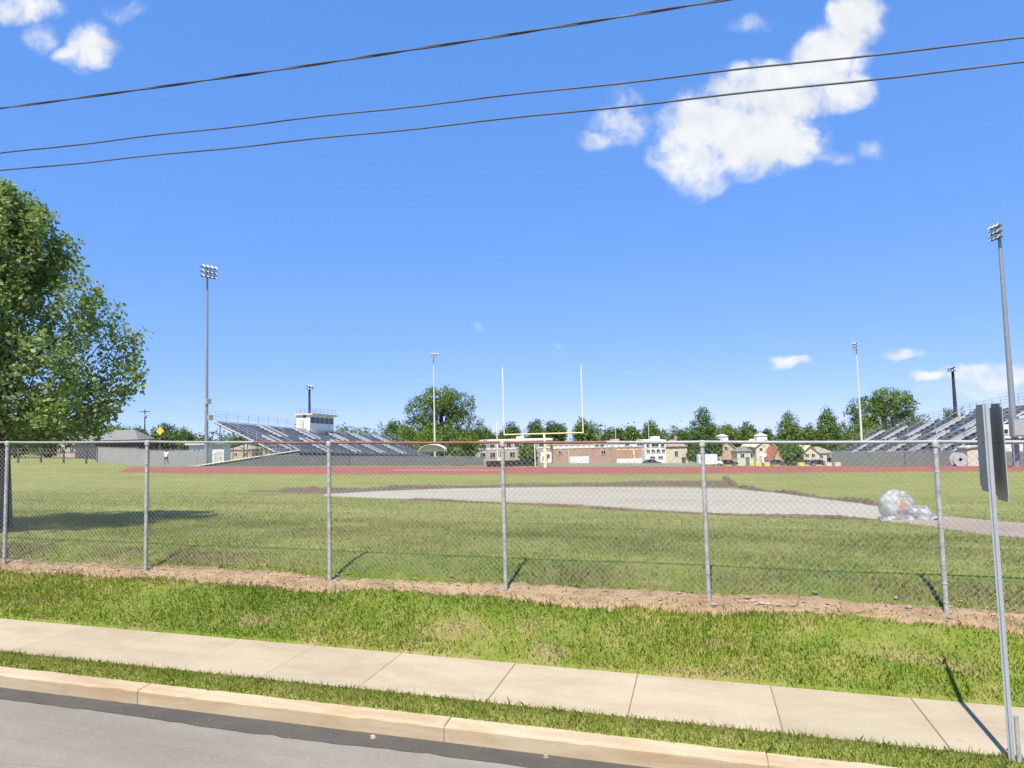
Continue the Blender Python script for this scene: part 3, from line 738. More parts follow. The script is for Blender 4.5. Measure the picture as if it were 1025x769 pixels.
# big and small trees beyond the field: (label, column, distance, top row, half width px, kind, leaf, ...)
BIG = [(0, 0, .55, .62, .30), (-.5, .1, .42, .46, .2), (.5, -.1, .45, .46, .22), (-.35, 0, .70, .44, .18), (.3, .1, .74, .46, .17), (0, -.3, .84, .40, .13), (-.68, 0, .30, .30, .14), (.66, 0, .28, .32, .16), (0, -.3, .3, .6, .18)]
tree('deciduous_tree', 'tall broad tree behind the pale light pole at the end of the left bleachers', 440, 175, 385, 46, 'round', 0, n=480, lobes=BIG, seed=3)
tree('deciduous_tree', 'broad spreading tree behind the right bleachers, tallest on the right', 884, 185, 387, 46, 'round', 0, n=480, lobes=BIG, seed=4)
TREES = [
 ('bright green bushy tree in front of the tall broad tree', 425, 165, 428, 16, 'round', 2), ('low bright green tree under the tall broad tree on its right side', 462, 168, 430, 16, 'round', 2),
 ('dark tree at the far end of the left bleachers', 390, 215, 421, 14, 'round', 1), ('small dark tree just left of the tall broad tree', 404, 205, 426, 12, 'round', 1),
 ('low tree in the gap right of the tall broad tree', 484, 230, 427, 14, 'round', 1),
 ('dark green tree left of the goalpost, behind the left upright', 508, 235, 421, 14, 'round', 1),
 ('rounded tree behind the goalpost crossbar, left of the middle', 535, 230, 419, 13, 'round', 1), ('rounded tree behind the goalpost crossbar, right of the middle', 553, 232, 420, 14, 'round', 1),
 ('bright tree behind the right upright of the goalpost', 584, 190, 415, 15, 'round', 0), ('dark tree right of the goalpost above the brick building', 612, 235, 427, 13, 'round', 1),
 ('round tree above the brick garage building', 630, 235, 425, 13, 'round', 0), ('tall round tree above the white glass office', 652, 215, 420, 12, 'round', 0),
 ('low tree left of the dark conical tree', 679, 230, 430, 12, 'round', 1), ('dark conical tree, largest of its shape, above the white truck', 703, 185, 407, 16, 'cone', 1),
 ('green tree right of the dark conical tree', 728, 225, 424, 14, 'round', 0), ('round tree left of the white cupola house', 748, 225, 421, 14, 'round', 0),
 ('low tree between the cupola house and the conical green tree', 768, 240, 429, 10, 'round', 1), ('bright conical tree right of the white cupola', 789, 185, 412, 16, 'cone', 0),
 ('narrow conical tree left of the right light pole', 828, 180, 407, 13, 'cone', 0), ('low tree between the two conical trees on the right', 811, 215, 425, 11, 'round', 0),
 ('bright round tree behind the right light pole', 866, 165, 418, 17, 'round', 2), ('bright tree at the top row of the right bleachers', 902, 160, 424, 18, 'round', 2),
 ('dull olive tree above the right bleachers', 925, 175, 417, 16, 'round', 0), ('dark tree behind the dark pole above the right bleachers', 953, 190, 407, 15, 'round', 1),
 ('low dark tree right of the dark wood pole', 975, 190, 410, 14, 'round', 1), ('tree half hidden behind the road sign', 1000, 185, 411, 14, 'round', 0),
 ('dark tree behind the grey roofed shelter', 120, 150, 428, 20, 'round', 1), ('dark green tree behind the yellow diamond sign', 160, 150, 423, 15, 'round', 1), ('dark tree between the yellow sign and the light pole', 180, 150, 429, 14, 'round', 1),
 ('low dark tree behind the utility pole at the left', 136, 170, 427, 14, 'round', 1),
 ('bushy tree behind the house gable under the large shade tree', 46, 120, 431, 26, 'round', 1), ('dark tree by the trunk of the large shade tree', 14, 110, 428, 26, 'round', 1), ('dark bushy tree left of the shelter roof', 88, 130, 431, 18, 'round', 1),
 ('distant low tree under the high end of the left bleachers', 232, 220, 437, 16, 'round', 1), ('distant low tree behind the ticket booth', 205, 220, 438, 14, 'round', 1),
 ('low round tree in front of the cream houses on the right', 790, 150, 444, 12, 'round', 0), ('dark tree growing in front of the cream stucco house', 693, 168, 446, 8, 'round', 1), ('small tree growing in front of the gabled cream house', 712, 166, 437, 9, 'round', 1),
]
for k, (lb, px, d, yt, hw, kd, mi) in enumerate(TREES):
    tree('conical_tree' if kd == 'cone' else 'deciduous_tree', lb, px, d, yt, hw, kd, mi, n=130, seed=20+k, low=.05 if hw > 10 else .7)
tree('bush', 'round green bush standing just right of the black padded barrier', 526, 90, 445, 9, 'bush', 0, n=60, seed=91, group='bushes by the field', low=.02)
tree('bush', 'small green bush beside the white canopy tent', 456, 95, 450, 5, 'bush', 0, n=40, seed=92, group='bushes by the field', low=.02)

def distant_woods():
    g = np.random.default_rng(77); C = []; n = 1500
    for k in range(n):
        px = g.uniform(-160, 1200); d = g.uniform(262, 300); p = spot(px, d)
        top = height_at(p, 432 - 4*math.sin(px*.021) - 2.5*math.sin(px*.063+1) - 2*math.sin(px*.15), px)
        z = g.uniform(.25, 1)**.7*top
        C.append((p.x, p.y, p.z+z))
    o = leaves_mesh(np.array(C), .95, 40, 1.0, 'distant_woods', LEAF[0], None); tag(o, kind='stuff')
distant_woods()

# ---------------------------------------------------------------- local builder for far things
def base(name, label, cat, px, d, group=None, rz=None):
    p = spot(px, d); return thing(name, label, cat, p, YAW if rz is None else rz, group), p
def wid(px, d): return px*d/FPX
def window(parent, x, z, w_, h, y=-.03, frame=M['white'], cols=2):
    b = MB(); e = .08
    b.box((x-w_/2, y, z), (e, .08, h+e)); b.box((x+w_/2, y, z), (e, .08, h+e)); b.box((x, y, z-h/2), (w_-e, .08, e)); b.box((x, y, z+h/2), (w_-e, .08, e))
    for c in range(1, cols): b.box((x-w_/2+w_*c/cols, y-.004, z), (.05, .07, h-e))
    f = b.build('window', frame, parent)
    b = MB(); b.box((x, y+.02, z), (w_-.02, .03, h-.02)); b.build('pane', M['glass'], f)
def door(parent, x, z, w_, h, m, y=-.02):
    b = MB(); b.box((x, y, z+h/2), (w_, .06, h)); o = b.build('door', m, parent)
    b = MB(); b.lathe((x+w_*.38, y-.06, z+h*.48), [(.0, -.05), (.05, -.03), (.05, .03), (0, .05)], 8); b.build('handle', M['black'], o)

def flat_block(name, label, x0, x1, d, ytop, dep, wallm, roofm, trim=.35, bands=(), wins=(), extra=None):
    """flat-roofed building; wins: list of (px, row, width m, height m)"""
    t, p = base(name, label, 'building', (x0+x1)/2, d)
    W_ = wid(x1-x0, d); H = height_at(p, ytop, (x0+x1)/2)
    def lx(px): return wid(px-(x0+x1)/2, d)
    def lz(row): return height_at(p, row, (x0+x1)/2)
    b = MB(); b.box((0, dep/2, (H-trim)/2-1), (W_, dep, H-trim+2)); b.build('wall', wallm, t)
    b = MB(); b.box((0, dep/2, H-trim/2), (W_+.3, dep+.3, trim)); b.box((W_*.2, dep*.5, H+.4), (2.2, 2, .8)); b.build('roof', roofm, t)
    for (r0, r1, mm) in bands:
        b = MB(); b.box((0, -.04, (lz(r0)+lz(r1))/2), (W_+.06, .08, lz(r0)-lz(r1))); b.build('band', mm, t)
    for (px, row, ww, hh) in wins: window(t, lx(px), lz(row), ww, hh, y=-.1)
    if extra: extra(t, lx, lz)
    return t
flat_block('school_building', 'long pink brick school wing with white window bands behind the left end of the goalpost', 446, 553, 190, 440.5, 14, M['brick_p'], M['roof_w'], .45,
           bands=[(448.5, 450, M['white'])], wins=[(452+8.2*k, 446.3, 1.3, 1.1) for k in range(12)] + [(454+9.8*k, 455.5, 1.5, 1.5) for k in range(10)],
           extra=lambda t, lx, lz: door(t, lx(500), 0, 1.4, 2.3, M['white'], -.06))
def garage(t, lx, lz):
    b = MB(); x = lx(580); w_ = lx(590)-lx(571); h = lz(456.5); b.box((x, -.05, h/2), (w_, .1, h)); o = b.build('garage_door', M['white'], t)
    b = MB()
    for k in range(1, 4): b.box((x, -.11, h*k/4), (w_, .03, .05))
    b.build('rib', M['roof_w'], o)
    b = MB(); b.box((lx(631), -.05, lz(460)/2), (lx(645)-lx(617), .1, lz(460))); b.build('white_base', M['white'], t)
    b = MB(); b.box((lx(612), -.09, lz(446)/2), (.14, .12, lz(446))); b.build('downpipe', M['pole'], t)
flat_block('brick_building', 'low red brick building with a white garage door and white upper band', 554, 647, 170, 443.5, 12, M['brick'], M['brick_p'], .4,
           bands=[(444, 448.3, M['roof_w'])], wins=[(603, 446, 1.0, .6), (598, 446, 1.0, .6), (628, 446, 1.1, .6), (640, 446, 1.1, .6), (561, 452, 1.0, .9), (604, 453, 1.2, 1.0)], extra=garage)
flat_block('office_building', 'white office block with two rows of dark windows beside the brick building', 645.5, 666.5, 166, 440.5, 10, M['white'], M['roof_w'], .5,
           wins=[(649, 446, .9, .8), (656, 445.5, 1.8, .8), (663.5, 446, .9, .8), (649, 451.5, .9, .7), (654, 451.5, .9, .7), (659, 451.5, .9, .8), (664, 451.5, .8, .8), (653, 458, 1.2, .6), (661, 458, 1.2, .6)],
           extra=lambda t, lx, lz: door(t, lx(652), 0, 1.2, 1.6, M['black'], -.06))

def house(name, label, x0, x1, d, yeave, yridge, dep, wallm, roofm, gable=True, wins=(), extra=None):
    t, p = base(name, label, 'house', (x0+x1)/2, d); xm = (x0+x1)/2
    W_ = wid(x1-x0, d); E = height_at(p, yeave, xm); Rg = height_at(p, yridge, xm)
    def lx(px): return wid(px-xm, d)
    def lz(row): return height_at(p, row, xm)
    b = MB(); o = .35; th = .16
    if gable:
        b.prism([(-W_/2, -1), (W_/2, -1), (W_/2, E), (0, Rg-.02), (-W_/2, E)], 0, dep); b.build('wall', wallm, t)
        b = MB(); s = (Rg-E)/(W_/2)
        for sg in (-1, 1):
            b.prism([(0, Rg), (sg*(W_/2+o), E-o*s), (sg*(W_/2+o), E-o*s+th), (0, Rg+th)], -o, dep+o)
        rf = b.build('roof', roofm, t)
    else:
        b.box((0, dep/2, E/2-.5), (W_, dep, E+1)); b.build('wall', wallm, t)
        b = MB(); hx, hy = W_/2+o, dep/2
        rg = max(.3, W_/2-dep/2*.9)
        vs = [(-hx, -o, E), (hx, -o, E), (hx, dep+o, E), (-hx, dep+o, E), (-rg, hy, Rg), (rg, hy, Rg)]
        b.add(vs, [(0, 1, 5, 4), (1, 2, 5), (2, 3, 4, 5), (3, 0, 4), (3, 2, 1, 0)]); rf = b.build('roof', roofm, t)
    for (px, row, ww, hh) in wins: window(t, lx(px), lz(row), ww, hh)
    if extra: extra(t, lx, lz, rf, E, Rg, dep)
    return t
def chimney(t, lx, lz, rf, E, Rg, dep):
    b = MB(); b.box((1.2, dep*.6, Rg+.1), (.7, .7, 1.6)); b.build('chimney', M['brick'], rf)
def cupola(h):
    def f(t, lx, lz, rf, E, Rg, dep):
        b = MB(); b.box((0, dep*.3, Rg+.3), (2.6, 2.2, 1.6)); cu = b.build('cupola', M['white'], rf)
        b = MB(); b.lathe((0, dep*.3, Rg+1.1), [(1.9, 0), (.05, h)], 4, axis=Matrix.Rotation(math.pi/4, 3, 'Z'), smooth=False); b.build('cupola_roof', M['roof_w'], cu)
    return f
house('stucco_house', 'cream stucco house with one dark window and a grey roof right of the white office', 666.5, 688, 172, 447, 440.5, 9, M['cream_wall'], M['roof_t'], False, [(677, 454.5, .9, 1.5)],
      extra=lambda t, lx, lz, rf, E, Rg, dep: (door(t, lx(684), 0, 1.0, 2.1, M['brown_wall']), chimney(t, lx, lz, rf, E, Rg, dep)))
house('gabled_house', 'cream gabled house with a small white cupola behind the white truck', 715, 739, 176, 451, 441, 10, M['tan_wall'], M['cream_wall'], True, [(727, 449, .9, 1.0), (722, 455, .8, 1.1)],
      extra=lambda *a: (cupola(.6)(*a), door(a[0], a[1](734), 0, 1.0, 2.1, M['brown_wall'])))
house('low_house', 'pale grey green house between the two cupola houses', 738, 758, 172, 451.5, 447.5, 8, M['cream_pale'], M['roof_g'], False, [(743, 456, 1.1, 1.2), (753, 456, 1.0, 1.3)],
      extra=lambda t, lx, lz, rf, E, Rg, dep: door(t, lx(748), 0, 1.0, 2.2, M['screen']))
def porch(t, lx, lz, rf, E, Rg, dep):
    cupola(.7)(t, lx, lz, rf, E, Rg, dep)
    b = MB(); b.prism([(lx(760), lz(463)), (lx(768.5), lz(463)), (lx(768.5), lz(456)), (lx(764.2), lz(453.5)), (lx(760), lz(456))], -1.6, -.02); po = b.build('porch', M['white'], t)
    b = MB(); b.box((lx(764.2), -1.63, lz(459)), (1.0, .06, .8)); b.build('porch_window', M['glass'], po)
house('cupola_house', 'tall cream house with a white cupola and a small white gabled porch', 757, 776, 170, 447, 440.5, 10, M['cream_wall'], M['cream_wall'], True, [(762, 450, .8, .9), (772, 456, .7, 1.2)], extra=porch)
house('red_roof_house', 'small house with a red roof right of the cupola house', 773, 785, 164, 459, 448, 8, M['tan_wall'], M['roof_r'], True, [(779, 461, .9, .6)])
house('cream_house', 'bright cream house with a tan roof left of the right bleachers', 803, 819, 164, 453, 446.5, 8, M['cream_wall'], M['cream_wall'], True, [(808, 456, .9, .9), (814, 456, .9, .9)])
house('cream_house', 'wide cream house nearest the low end of the right bleachers', 817, 834, 168, 453.5, 447.5, 8, M['cream_wall'], M['roof_t'], False, [(822, 457, .9, .9), (829, 457, .9, .9)])
house('tan_house', 'small tan house seen below the high end of the left bleachers', 229, 252, 185, 450, 445, 8, M['tan_wall'], M['roof_t'], False, [(236, 455, .9, 1.0), (246, 455, .9, 1.0)])
house('cottage', 'small house with a pale gable seen under the large shade tree', 57, 75, 118, 442, 433, 7, M['brick_p'], M['roof_t'], True, [(67, 440, .9, .8), (62, 450, .8, 1.1), (72, 450, .8, 1.1)])

# shelter with grey hip roof
t, p = base('shelter', 'low shelter with a grey hipped roof and dark brown walls behind the grey windscreen', 'building', 117, 88)
W_ = wid(46, 88); zr, ze, zw = (height_at(p, r, 120) for r in (430.5, 440.5, 452))
b = MB(); hx, dy = W_/2, 3.4; b.add([(-hx, -.5, ze), (hx, -.5, ze), (hx, dy+.5, ze), (-hx, dy+.5, ze), (-hx*.45, dy/2, zr), (hx*.45, dy/2, zr)], [(0, 1, 5, 4), (1, 2, 5), (2, 3, 4, 5), (3, 0, 4), (3, 2, 1, 0)]); b.build('roof', M['roof_g'], t)
b = MB(); b.box((0, dy/2, ze-.13), (W_-.1, dy+.8, .24)); b.build('fascia', M['brown_wall'], t)
b = MB(); b.box((0, dy/2, (ze-.26)/2-.3), (W_*.94, dy, ze-.26+.6)); b.build('wall', M['brown_wall'], t)
window(t, -2, ze*.55, 1.0, .7); door(t, 1.6, 0, 1.0, 2.1, M['screen'])

# ---------------------------------------------------------------- floodlight poles
def floodlight(name, label, px, d, ytop, rows, cols, polem, r=.22, lampw=.48, group='floodlight poles around the field', turn=0.0, xbase=None, extra=False):
    t, p = base(name, label, 'light pole', xbase or px, d, group, rz=turn)
    H = height_at(p, ytop, px)
    b = MB(); b.tube([(0, 0, -.5), (0, 0, H*.12), (0, 0, H*.5), (0, 0, H)], [r*1.25, r*1.15, r*.85, r*.55], 10); po = b.build('pole', polem, t)
    if extra:
        for zz, s in ((H*.32, .0), (H*.24, .25)):
            b = MB(); b.box((s, -.3, zz), (.5, .35, .55)); b.build('junction_box', M['aisle'], po)
    for k in range(rows):
        z = H-.12-k*.52; b = MB(); w_ = cols*lampw
        b.tube([(-w_/2, -.12, z), (w_/2, -.12, z)], .07, 6); ar = b.build('crossarm', polem, t)
        for c in range(cols):
            x = (c-(cols-1)/2)*lampw
            A = Matrix.Rotation(R(62), 3, 'X')
            b = MB(); b.lathe((x, -.32, z), [(.03, -.2), (.11, -.17), (.16, -.06), (.23, .14), (.24, .18)], 10, axis=A); b.tube([(x, -.12, z), (x, -.3, z)], .035, 5); lp = b.build('lamp', M['lamp'], t)
            b = MB(); b.lathe((x, -.32, z), [(.0, .16), (.225, .16)], 10, axis=A, smooth=False); b.build('lens', M['lens'], lp)
    return t
floodlight('floodlight_pole', 'tall grey floodlight pole at the near end of the left bleachers', 206.5, 72, 267, 3, 4, M['pole'], .17, turn=R(72), extra=True)
floodlight('floodlight_pole', 'distant pale floodlight pole in front of the tall broad tree', 435.5, 140, 354, 2, 4, M['cream_pale'], .20, turn=R(60))
floodlight('floodlight_pole', 'distant pale floodlight pole in front of the bright trees right of the houses', 863.5, 128, 343, 3, 3, M['cream_pale'], .20, turn=R(-65))
floodlight('floodlight_pole', 'tallest grey floodlight pole at the right edge with an electrical box low on it', 1017, 60, 223, 3, 3, M['pole'], .24, turn=R(-75))
floodlight('wood_light_pole', 'dark wooden light pole rising behind the press box', 310, 118, 386, 2, 3, M['wood_pole'], .30, turn=R(70), lampw=.5)
floodlight('wood_light_pole', 'dark wooden light pole rising behind the right bleachers', 959.5, 105, 367, 2, 3, M['wood_pole'], .34, turn=R(-70), lampw=.5)
t, p = base('electrical_cabinet', 'grey electrical cabinet strapped low on the tallest floodlight pole', 'cabinet', 1017.5, 59.2)
zc = height_at(p, 428, 1017); b = MB(); b.box((0, -.45, zc), (1.3, .5, 1.6)); b.build('box', M['pole'], t); b = MB(); b.box((0, -.72, zc), (1.1, .04, 1.35)); dr = b.build('door', M['aisle'], t)
b = MB(); b.box((.4, -.76, zc), (.08, .05, .25)); b.build('handle', M['black'], dr); b = MB()
for s in (-.45, .45): b.tube([(s, -.3, -.4), (s, -.3, zc-.7)], .06, 6)
b.build('leg', M['pole'], t)

# ---------------------------------------------------------------- grandstands, built along the field (world Y)
def grandstand(label, xb, xf, y0, y1, hb, hf, n, aisles, zbase, tilt=.055):
    """xb: back, xf: front (X); heights above the ground"""
    sx = 1 if xf > xb else -1; D_ = abs(xf-xb)
    t = thing('bleachers', label, 'bleachers', (xf, y0, zbase)); t.rotation_euler = (-tilt, 0, 0)
    Ln = y1-y0; rs = D_/n; up = (hb-hf)/n
    def X(k): return -sx*k*rs
    for k in range(n):
        z = hf+up*k
        b = MB(); b.box((X(k+.62), Ln/2, z+.40), (.30, Ln, .05)); b.build('seat_plank', M['alum'], t)
    b = MB()
    for k in range(n):
        z = hf+up*k; b.box((X(k+.5), Ln/2, z), (rs*1.02, Ln, .06)); b.box((X(k+1)+sx*.02, Ln/2, z+up/2+.02), (.03, Ln, up-.06))
    b.build('footboards', M['riser'], t)
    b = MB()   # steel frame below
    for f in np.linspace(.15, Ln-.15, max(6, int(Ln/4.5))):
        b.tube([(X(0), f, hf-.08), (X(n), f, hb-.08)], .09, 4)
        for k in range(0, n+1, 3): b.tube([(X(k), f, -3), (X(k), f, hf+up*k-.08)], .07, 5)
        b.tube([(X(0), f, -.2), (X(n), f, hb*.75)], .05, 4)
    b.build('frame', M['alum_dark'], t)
    for ai_, a in enumerate(aisles):
        b = MB(); ka, kb = (0, n) if ai_ % 2 == 0 else (n, 2*n-2)
        for k in range(ka, kb): b.box((X((k+.5)/2), a, hf+up*k/2+.28), (rs*.52, 1.5, .10))
        for e_ in (-.85, .85): b.prism([(X(ka/2), hf+up*ka/2+.1), (X(kb/2), hf+up*kb/2+.1), (X(kb/2), hf+up*kb/2+.45), (X(ka/2), hf+up*ka/2+.45)], a+e_-.04, a+e_+.04)
        st = b.build('aisle_stair', M['aisle'], t)
        b = MB()
        ka, kb = ka/2+.3, kb/2-.3; b.tube([(X(ka), a, hf+up*ka+.3), (X(ka), a, hf+up*ka+1.25), (X(kb), a, hf+up*kb+1.25), (X(kb), a, hf+up*kb+.3)], .03, 5); b.build('handrail', M['aisle'], st)
    # vomitory-like pale end panels of the aisles near the front, and rails
    def rail_run(pts, posts):
        b = MB()
        for o in (1.1, .75, .4): b.tube([(x, y, z+o) for x, y, z in pts], .022, 4)
        for (x, y, z) in posts: b.tube([(x, y, z-.1), (x, y, z+1.12)], .028, 4)
        return b.build('guard_rail', M['aisle'], t)
    q = [(X(n), f, hb+.3) for f in np.linspace(0, Ln, int(Ln/2.2))]; rail_run([q[0], q[-1]], q)
    for f in (0, Ln):
        q = [(X(k), f, hf+up*k+.25) for k in range(0, n+1, 2)]; rail_run([q[0], q[-1]], q)
    q = [(X(0)+sx*.6, f, hf) for f in np.linspace(0, Ln, int(Ln/2.4))]; rail_run([q[0], q[-1]], q)
    b = MB(); b.box((X(-.5), Ln/2, hf-.02), (rs*1.0, Ln, .06)); b.build('walkway', M['alum'], t)
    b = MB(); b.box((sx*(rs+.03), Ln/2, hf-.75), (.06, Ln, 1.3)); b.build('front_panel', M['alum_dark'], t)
    for f in (0, Ln):
        b = MB(); b.tube([(X(0), f, hf-.1), (X(n), f, hb-.1)], .16, 4); b.build('stringer', M['aisle'], t)
    return t
pl = spot(213, 90); zL = z1(-56, 77)
HbL = height_at(pl, 422, 213) - (zL - pl.z)
grandstand('long grey aluminium bleachers left of the field with the press box on top', -63.0, -53.4, 76.5, 128, HbL, 1.9, 13, [4.5, 9, 13.5, 18, 22.5, 27, 31.5, 36, 40.5, 45], zL)
pr_ = spot(1015, 74); zR = z1(29, 81)
HbR = height_at(pr_, 404.5, 1015) - (zR-pr_.z)
grandstand('long grey aluminium bleachers right of the field beside the road sign', 34.5, 26.0, 81, 148, HbR, 1.6, 12, [4, 9, 14, 19, 25, 31, 37, 44, 51, 58], zR)
# press box
pz = zL+HbL-.055*21+.05
t = thing('press_box', 'white press box with a flat roof and windows on top of the left bleachers', 'press box', (-63.2, 98.2, pz), 0); t.rotation_euler = (-.03, 0, 0)
b = MB(); b.box((0, 3.8, .8), (2.6, 7.6, 3.0)); b.build('wall', M['white'], t)
b = MB(); b.box((.25, 3.8, 2.42), (3.4, 8.2, .24)); rf = b.build('roof', M['cream_wall'], t)
b = MB()
for f in np.linspace(0, 7.6, 7):
    for s in (-1.3, 1.6): b.tube([(s, f, 2.5), (s, f, 3.4)], .03, 4)
for s in (-1.3, 1.6): b.tube([(s, 0, 3.4), (s, 7.6, 3.4)], .03, 4); b.tube([(s, 0, 2.95), (s, 7.6, 2.95)], .02, 4)
b.build('roof_rail', M['aisle'], rf)
for k in range(5):
    b = MB(); b.box((1.33, .9+k*1.45, 1.45), (.06, 1.2, 1.0)); wv = b.build('window', M['glass'], t)
    b = MB(); b.box((1.35, .9+k*1.45, .9), (.1, 1.3, .08)); b.build('sill', M['white'], wv)
b = MB(); b.box((-.2, -.03, .75), (.9, .06, 2.0)); dr = b.build('door', M['cream_pale'], t); b = MB(); b.lathe((.15, -.09, .7), [(0, -.05), (.05, 0), (0, .05)], 8); b.build('handle', M['black'], dr)
b = MB(); b.box((.3, -.05, 2.1), (.5, .12, .35)); b.build('wall_lamp', M['black'], t)
for zz in range(2):
    b = MB(); b.tube([(-1.2+zz*2.4, 3.8, -3.0), (-1.2+zz*2.4, 3.8, -.3)], .12, 6); b.build('support', M['alum_dark'], t)

# ---------------------------------------------------------------- goalposts
def goalpost(label, px, d, half, yc, yt, gooseneck, group):
    t, p = base('goalpost', label, 'goalpost', px, d, group)
    hc = height_at(p, yc, px); ht = height_at(p, yt, px); W_ = wid(half, d)
    b = MB(); b.tube([(0, -1.6, -.3), (0, -1.6, hc*.60), (0, -1.5, hc*.78), (0, -1.1, hc*.92), (0, -.4, hc*.98), (0, 0, hc)], .10, 10); b.build('gooseneck_post', M['yellow'], t)
    b = MB(); b.lathe((0, -1.6, -.2), [(.15, 0), (.15, 1.8), (.10, 1.86)], 12); b.build('post_pad', M['yellow'], t) if gooseneck else None
    b = MB(); b.tube([(-W_-.05, 0, hc), (W_+.05, 0, hc)], .062, 10); b.build('crossbar', M['yellow'], t)
    for s in (-1, 1):
        b = MB(); b.tube([(s*W_, 0, hc), (s*W_, 0, ht)], .052, 8); up = b.build('upright', M['cream'], t)
        b = MB(); b.box((s*W_, 0, ht+.12), (.04, .01, .3)); b.build('ribbon', M['orange'], up)
goalpost('near yellow goalpost with tall cream uprights facing the road', 544.8, 60, 39.4, 434.3, 367, True, 'goalposts on the field')
goalpost('small far goalpost beyond the brick building end of the field', 633.5, 144, 16.5, 450, 422.5, False, 'goalposts on the field')
def thin_pole(label, px, d, ytop, m, r, group='thin net poles on the field'):
    t, p = base('net_pole', label, 'pole', px, d, group); h = height_at(p, ytop, px)
    b = MB(); b.tube([(0, 0, -.3), (0, 0, h)], r, 8); b.build('shaft', m, t); b = MB(); b.lathe((0, 0, h), [(r*1.3, -.05), (r*1.3, .05), (0, .12)], 8); b.build('cap', m, t)
thin_pole('thin cream pole just left of the near goalpost', 498, 100, 424, M['cream'], .085)
thin_pole('thin yellow pole behind the near goalpost crossbar', 569.5, 110, 424, M['yellow'], .07)
thin_pole('short white pole beside the yellow goalpost stem', 535.5, 62, 443.5, M['white'], .055)

# ---------------------------------------------------------------- low fences round the track
def windscreen(name, label, pts, hgt, m, step=3.0, cat='fence', tilt=None):
    """pts: (picture column, distance)"""
    P = [spot(*q) for q in pts]; o = P[0]
    t = thing(name, label, cat, o)
    for A, B in zip(P[:-1], P[1:]):
        ln = (B-A).length; n = max(1, int(ln/step)); bb = MB(); q = []
        for k in range(n+1):
            c = A + (B-A)*(k/n); c = Vector((c.x, c.y, z1(c.x, c.y))) - o; q.append(c)
        for k in range(n):
            a, c = q[k], q[k+1]; dd = Vector((c.x-a.x, c.y-a.y, 0)).normalized(); nn = Vector((-dd.y, dd.x, 0))*.012
            vs = [a+nn+Vector((0, 0, .05)), c+nn+Vector((0, 0, .05)), c+nn+Vector((0, 0, hgt-.06)), a+nn+Vector((0, 0, hgt-.06))]
            vs += [x-nn*2 for x in vs]
            bb.add(vs, [(0, 1, 2, 3), (7, 6, 5, 4), (0, 4, 5, 1), (2, 6, 7, 3), (1, 5, 6, 2), (3, 7, 4, 0)])
        bb.build('screen', m, t)
        for c in q:
            b = MB(); f_ = (FWD*-.06); b.tube([(c.x+f_.x, c.y+f_.y, c.z-.3), (c.x+f_.x, c.y+f_.y, c.z+hgt+.04)], .035, 6); b.build('post', M['pole'], t)
        b = MB(); b.tube([x+Vector((0, 0, hgt)) for x in q], .028, 6); b.build('top_rail', M['pole'], t)
    return t
windscreen('windscreen_fence', 'pale grey windscreen fence in front of the hip roofed shelter', [(97, 82), (97.5, 74), (148, 74)], 1.85, M['screen_l'])
windscreen('windscreen_fence', 'dull green grey windscreen fence behind the jogger', [(149, 74), (204, 75)], 1.75, M['screen_l'])
windscreen('windscreen_fence', 'dark grey windscreen fence along the front of the left bleachers', [(262, 73), (350, 78), (484, 84)], 1.15, M['screen'])
windscreen('windscreen_fence', 'dark grey fence along the front of the right bleachers', [(832, 76), (905, 72), (968, 68)], 1.6, M['screen'])
windscreen('windscreen_fence', 'grey fence right of the road sign below the white trailer', [(983, 64), (1060, 62)], 1.45, M['screen'])
windscreen('windscreen_fence', 'low grey fence between the brick building and the running track', [(538, 100), (700, 100)], .45, M['screen_l'], 6)

# access ramp rising to the left bleachers
A, B = spot(197, 71), spot(300, 76); o = A
t = thing('access_ramp', 'sloping access ramp with a pale edge rising to the left bleachers', 'ramp', o)
hB = 1.75; n = 12; q = [Vector(A + (B-A)*(k/n)) for k in range(n+1)]; q = [Vector((c.x-o.x, c.y-o.y, z1(c.x, c.y)-o.z + hB*k/n)) for k, c in enumerate(q)]
b = MB()
vs = [c+Vector((0, 0, -2.5)) for c in q] + [c.copy() for c in q] + [c+Vector((-.4, 1.6, 0)) for c in q]; m_ = n+1
b.add(vs, [(k, k+1, k+1+m_, k+m_) for k in range(n)] + [(k+m_, k+1+m_, k+1+2*m_, k+2*m_) for k in range(n)]); b.build('slope', M['screen'], t)
b = MB(); b.tube([c+Vector((0, 0, .04)) for c in q], .09, 4); b.build('edge', M['cream_pale'], t)
for c in q[::2]:
    b = MB(); b.tube([c, c+Vector((0, 0, 1.0))], .03, 5); b.build('rail_post', M['pole'], t)
b = MB(); b.tube([c+Vector((0, 0, 1.0)) for c in q], .03, 5); b.tube([c+Vector((0, 0, .55)) for c in q], .02, 5); b.build('handrail', M['pole'], t)

# ticket booth, canopy, trailer, storage box, truck, cars
t, p = base('ticket_booth', 'small white ticket booth at the foot of the left floodlight pole', 'booth', 197, 80)
h = height_at(p, 443, 197); b = MB(); b.box((0, 1, h*.45), (1.9, 2, h*.9+.6)); b.build('wall', M['white'], t); b = MB(); b.box((0, .9, h*.95), (2.5, 2.6, h*.1)); b.build('roof', M['roof_w'], t)
window(t, 0, h*.58, 1.0, .7)
t, p = base('ticket_booth', 'second white booth just right of the left floodlight pole', 'booth', 218, 84)
h = height_at(p, 442, 218); b = MB(); b.box((0, 1, h*.45), (1.5, 2, h*.9+.6)); b.build('wall', M['white'], t); b = MB(); b.box((0, .9, h*.95), (2.0, 2.6, h*.1)); b.build('roof', M['roof_w'], t)
door(t, .1, 0, .8, 1.9, M['cream_pale'])
t, p = base('canopy_tent', 'white arched canopy tent at the far end of the left bleachers', 'tent', 432, 118)
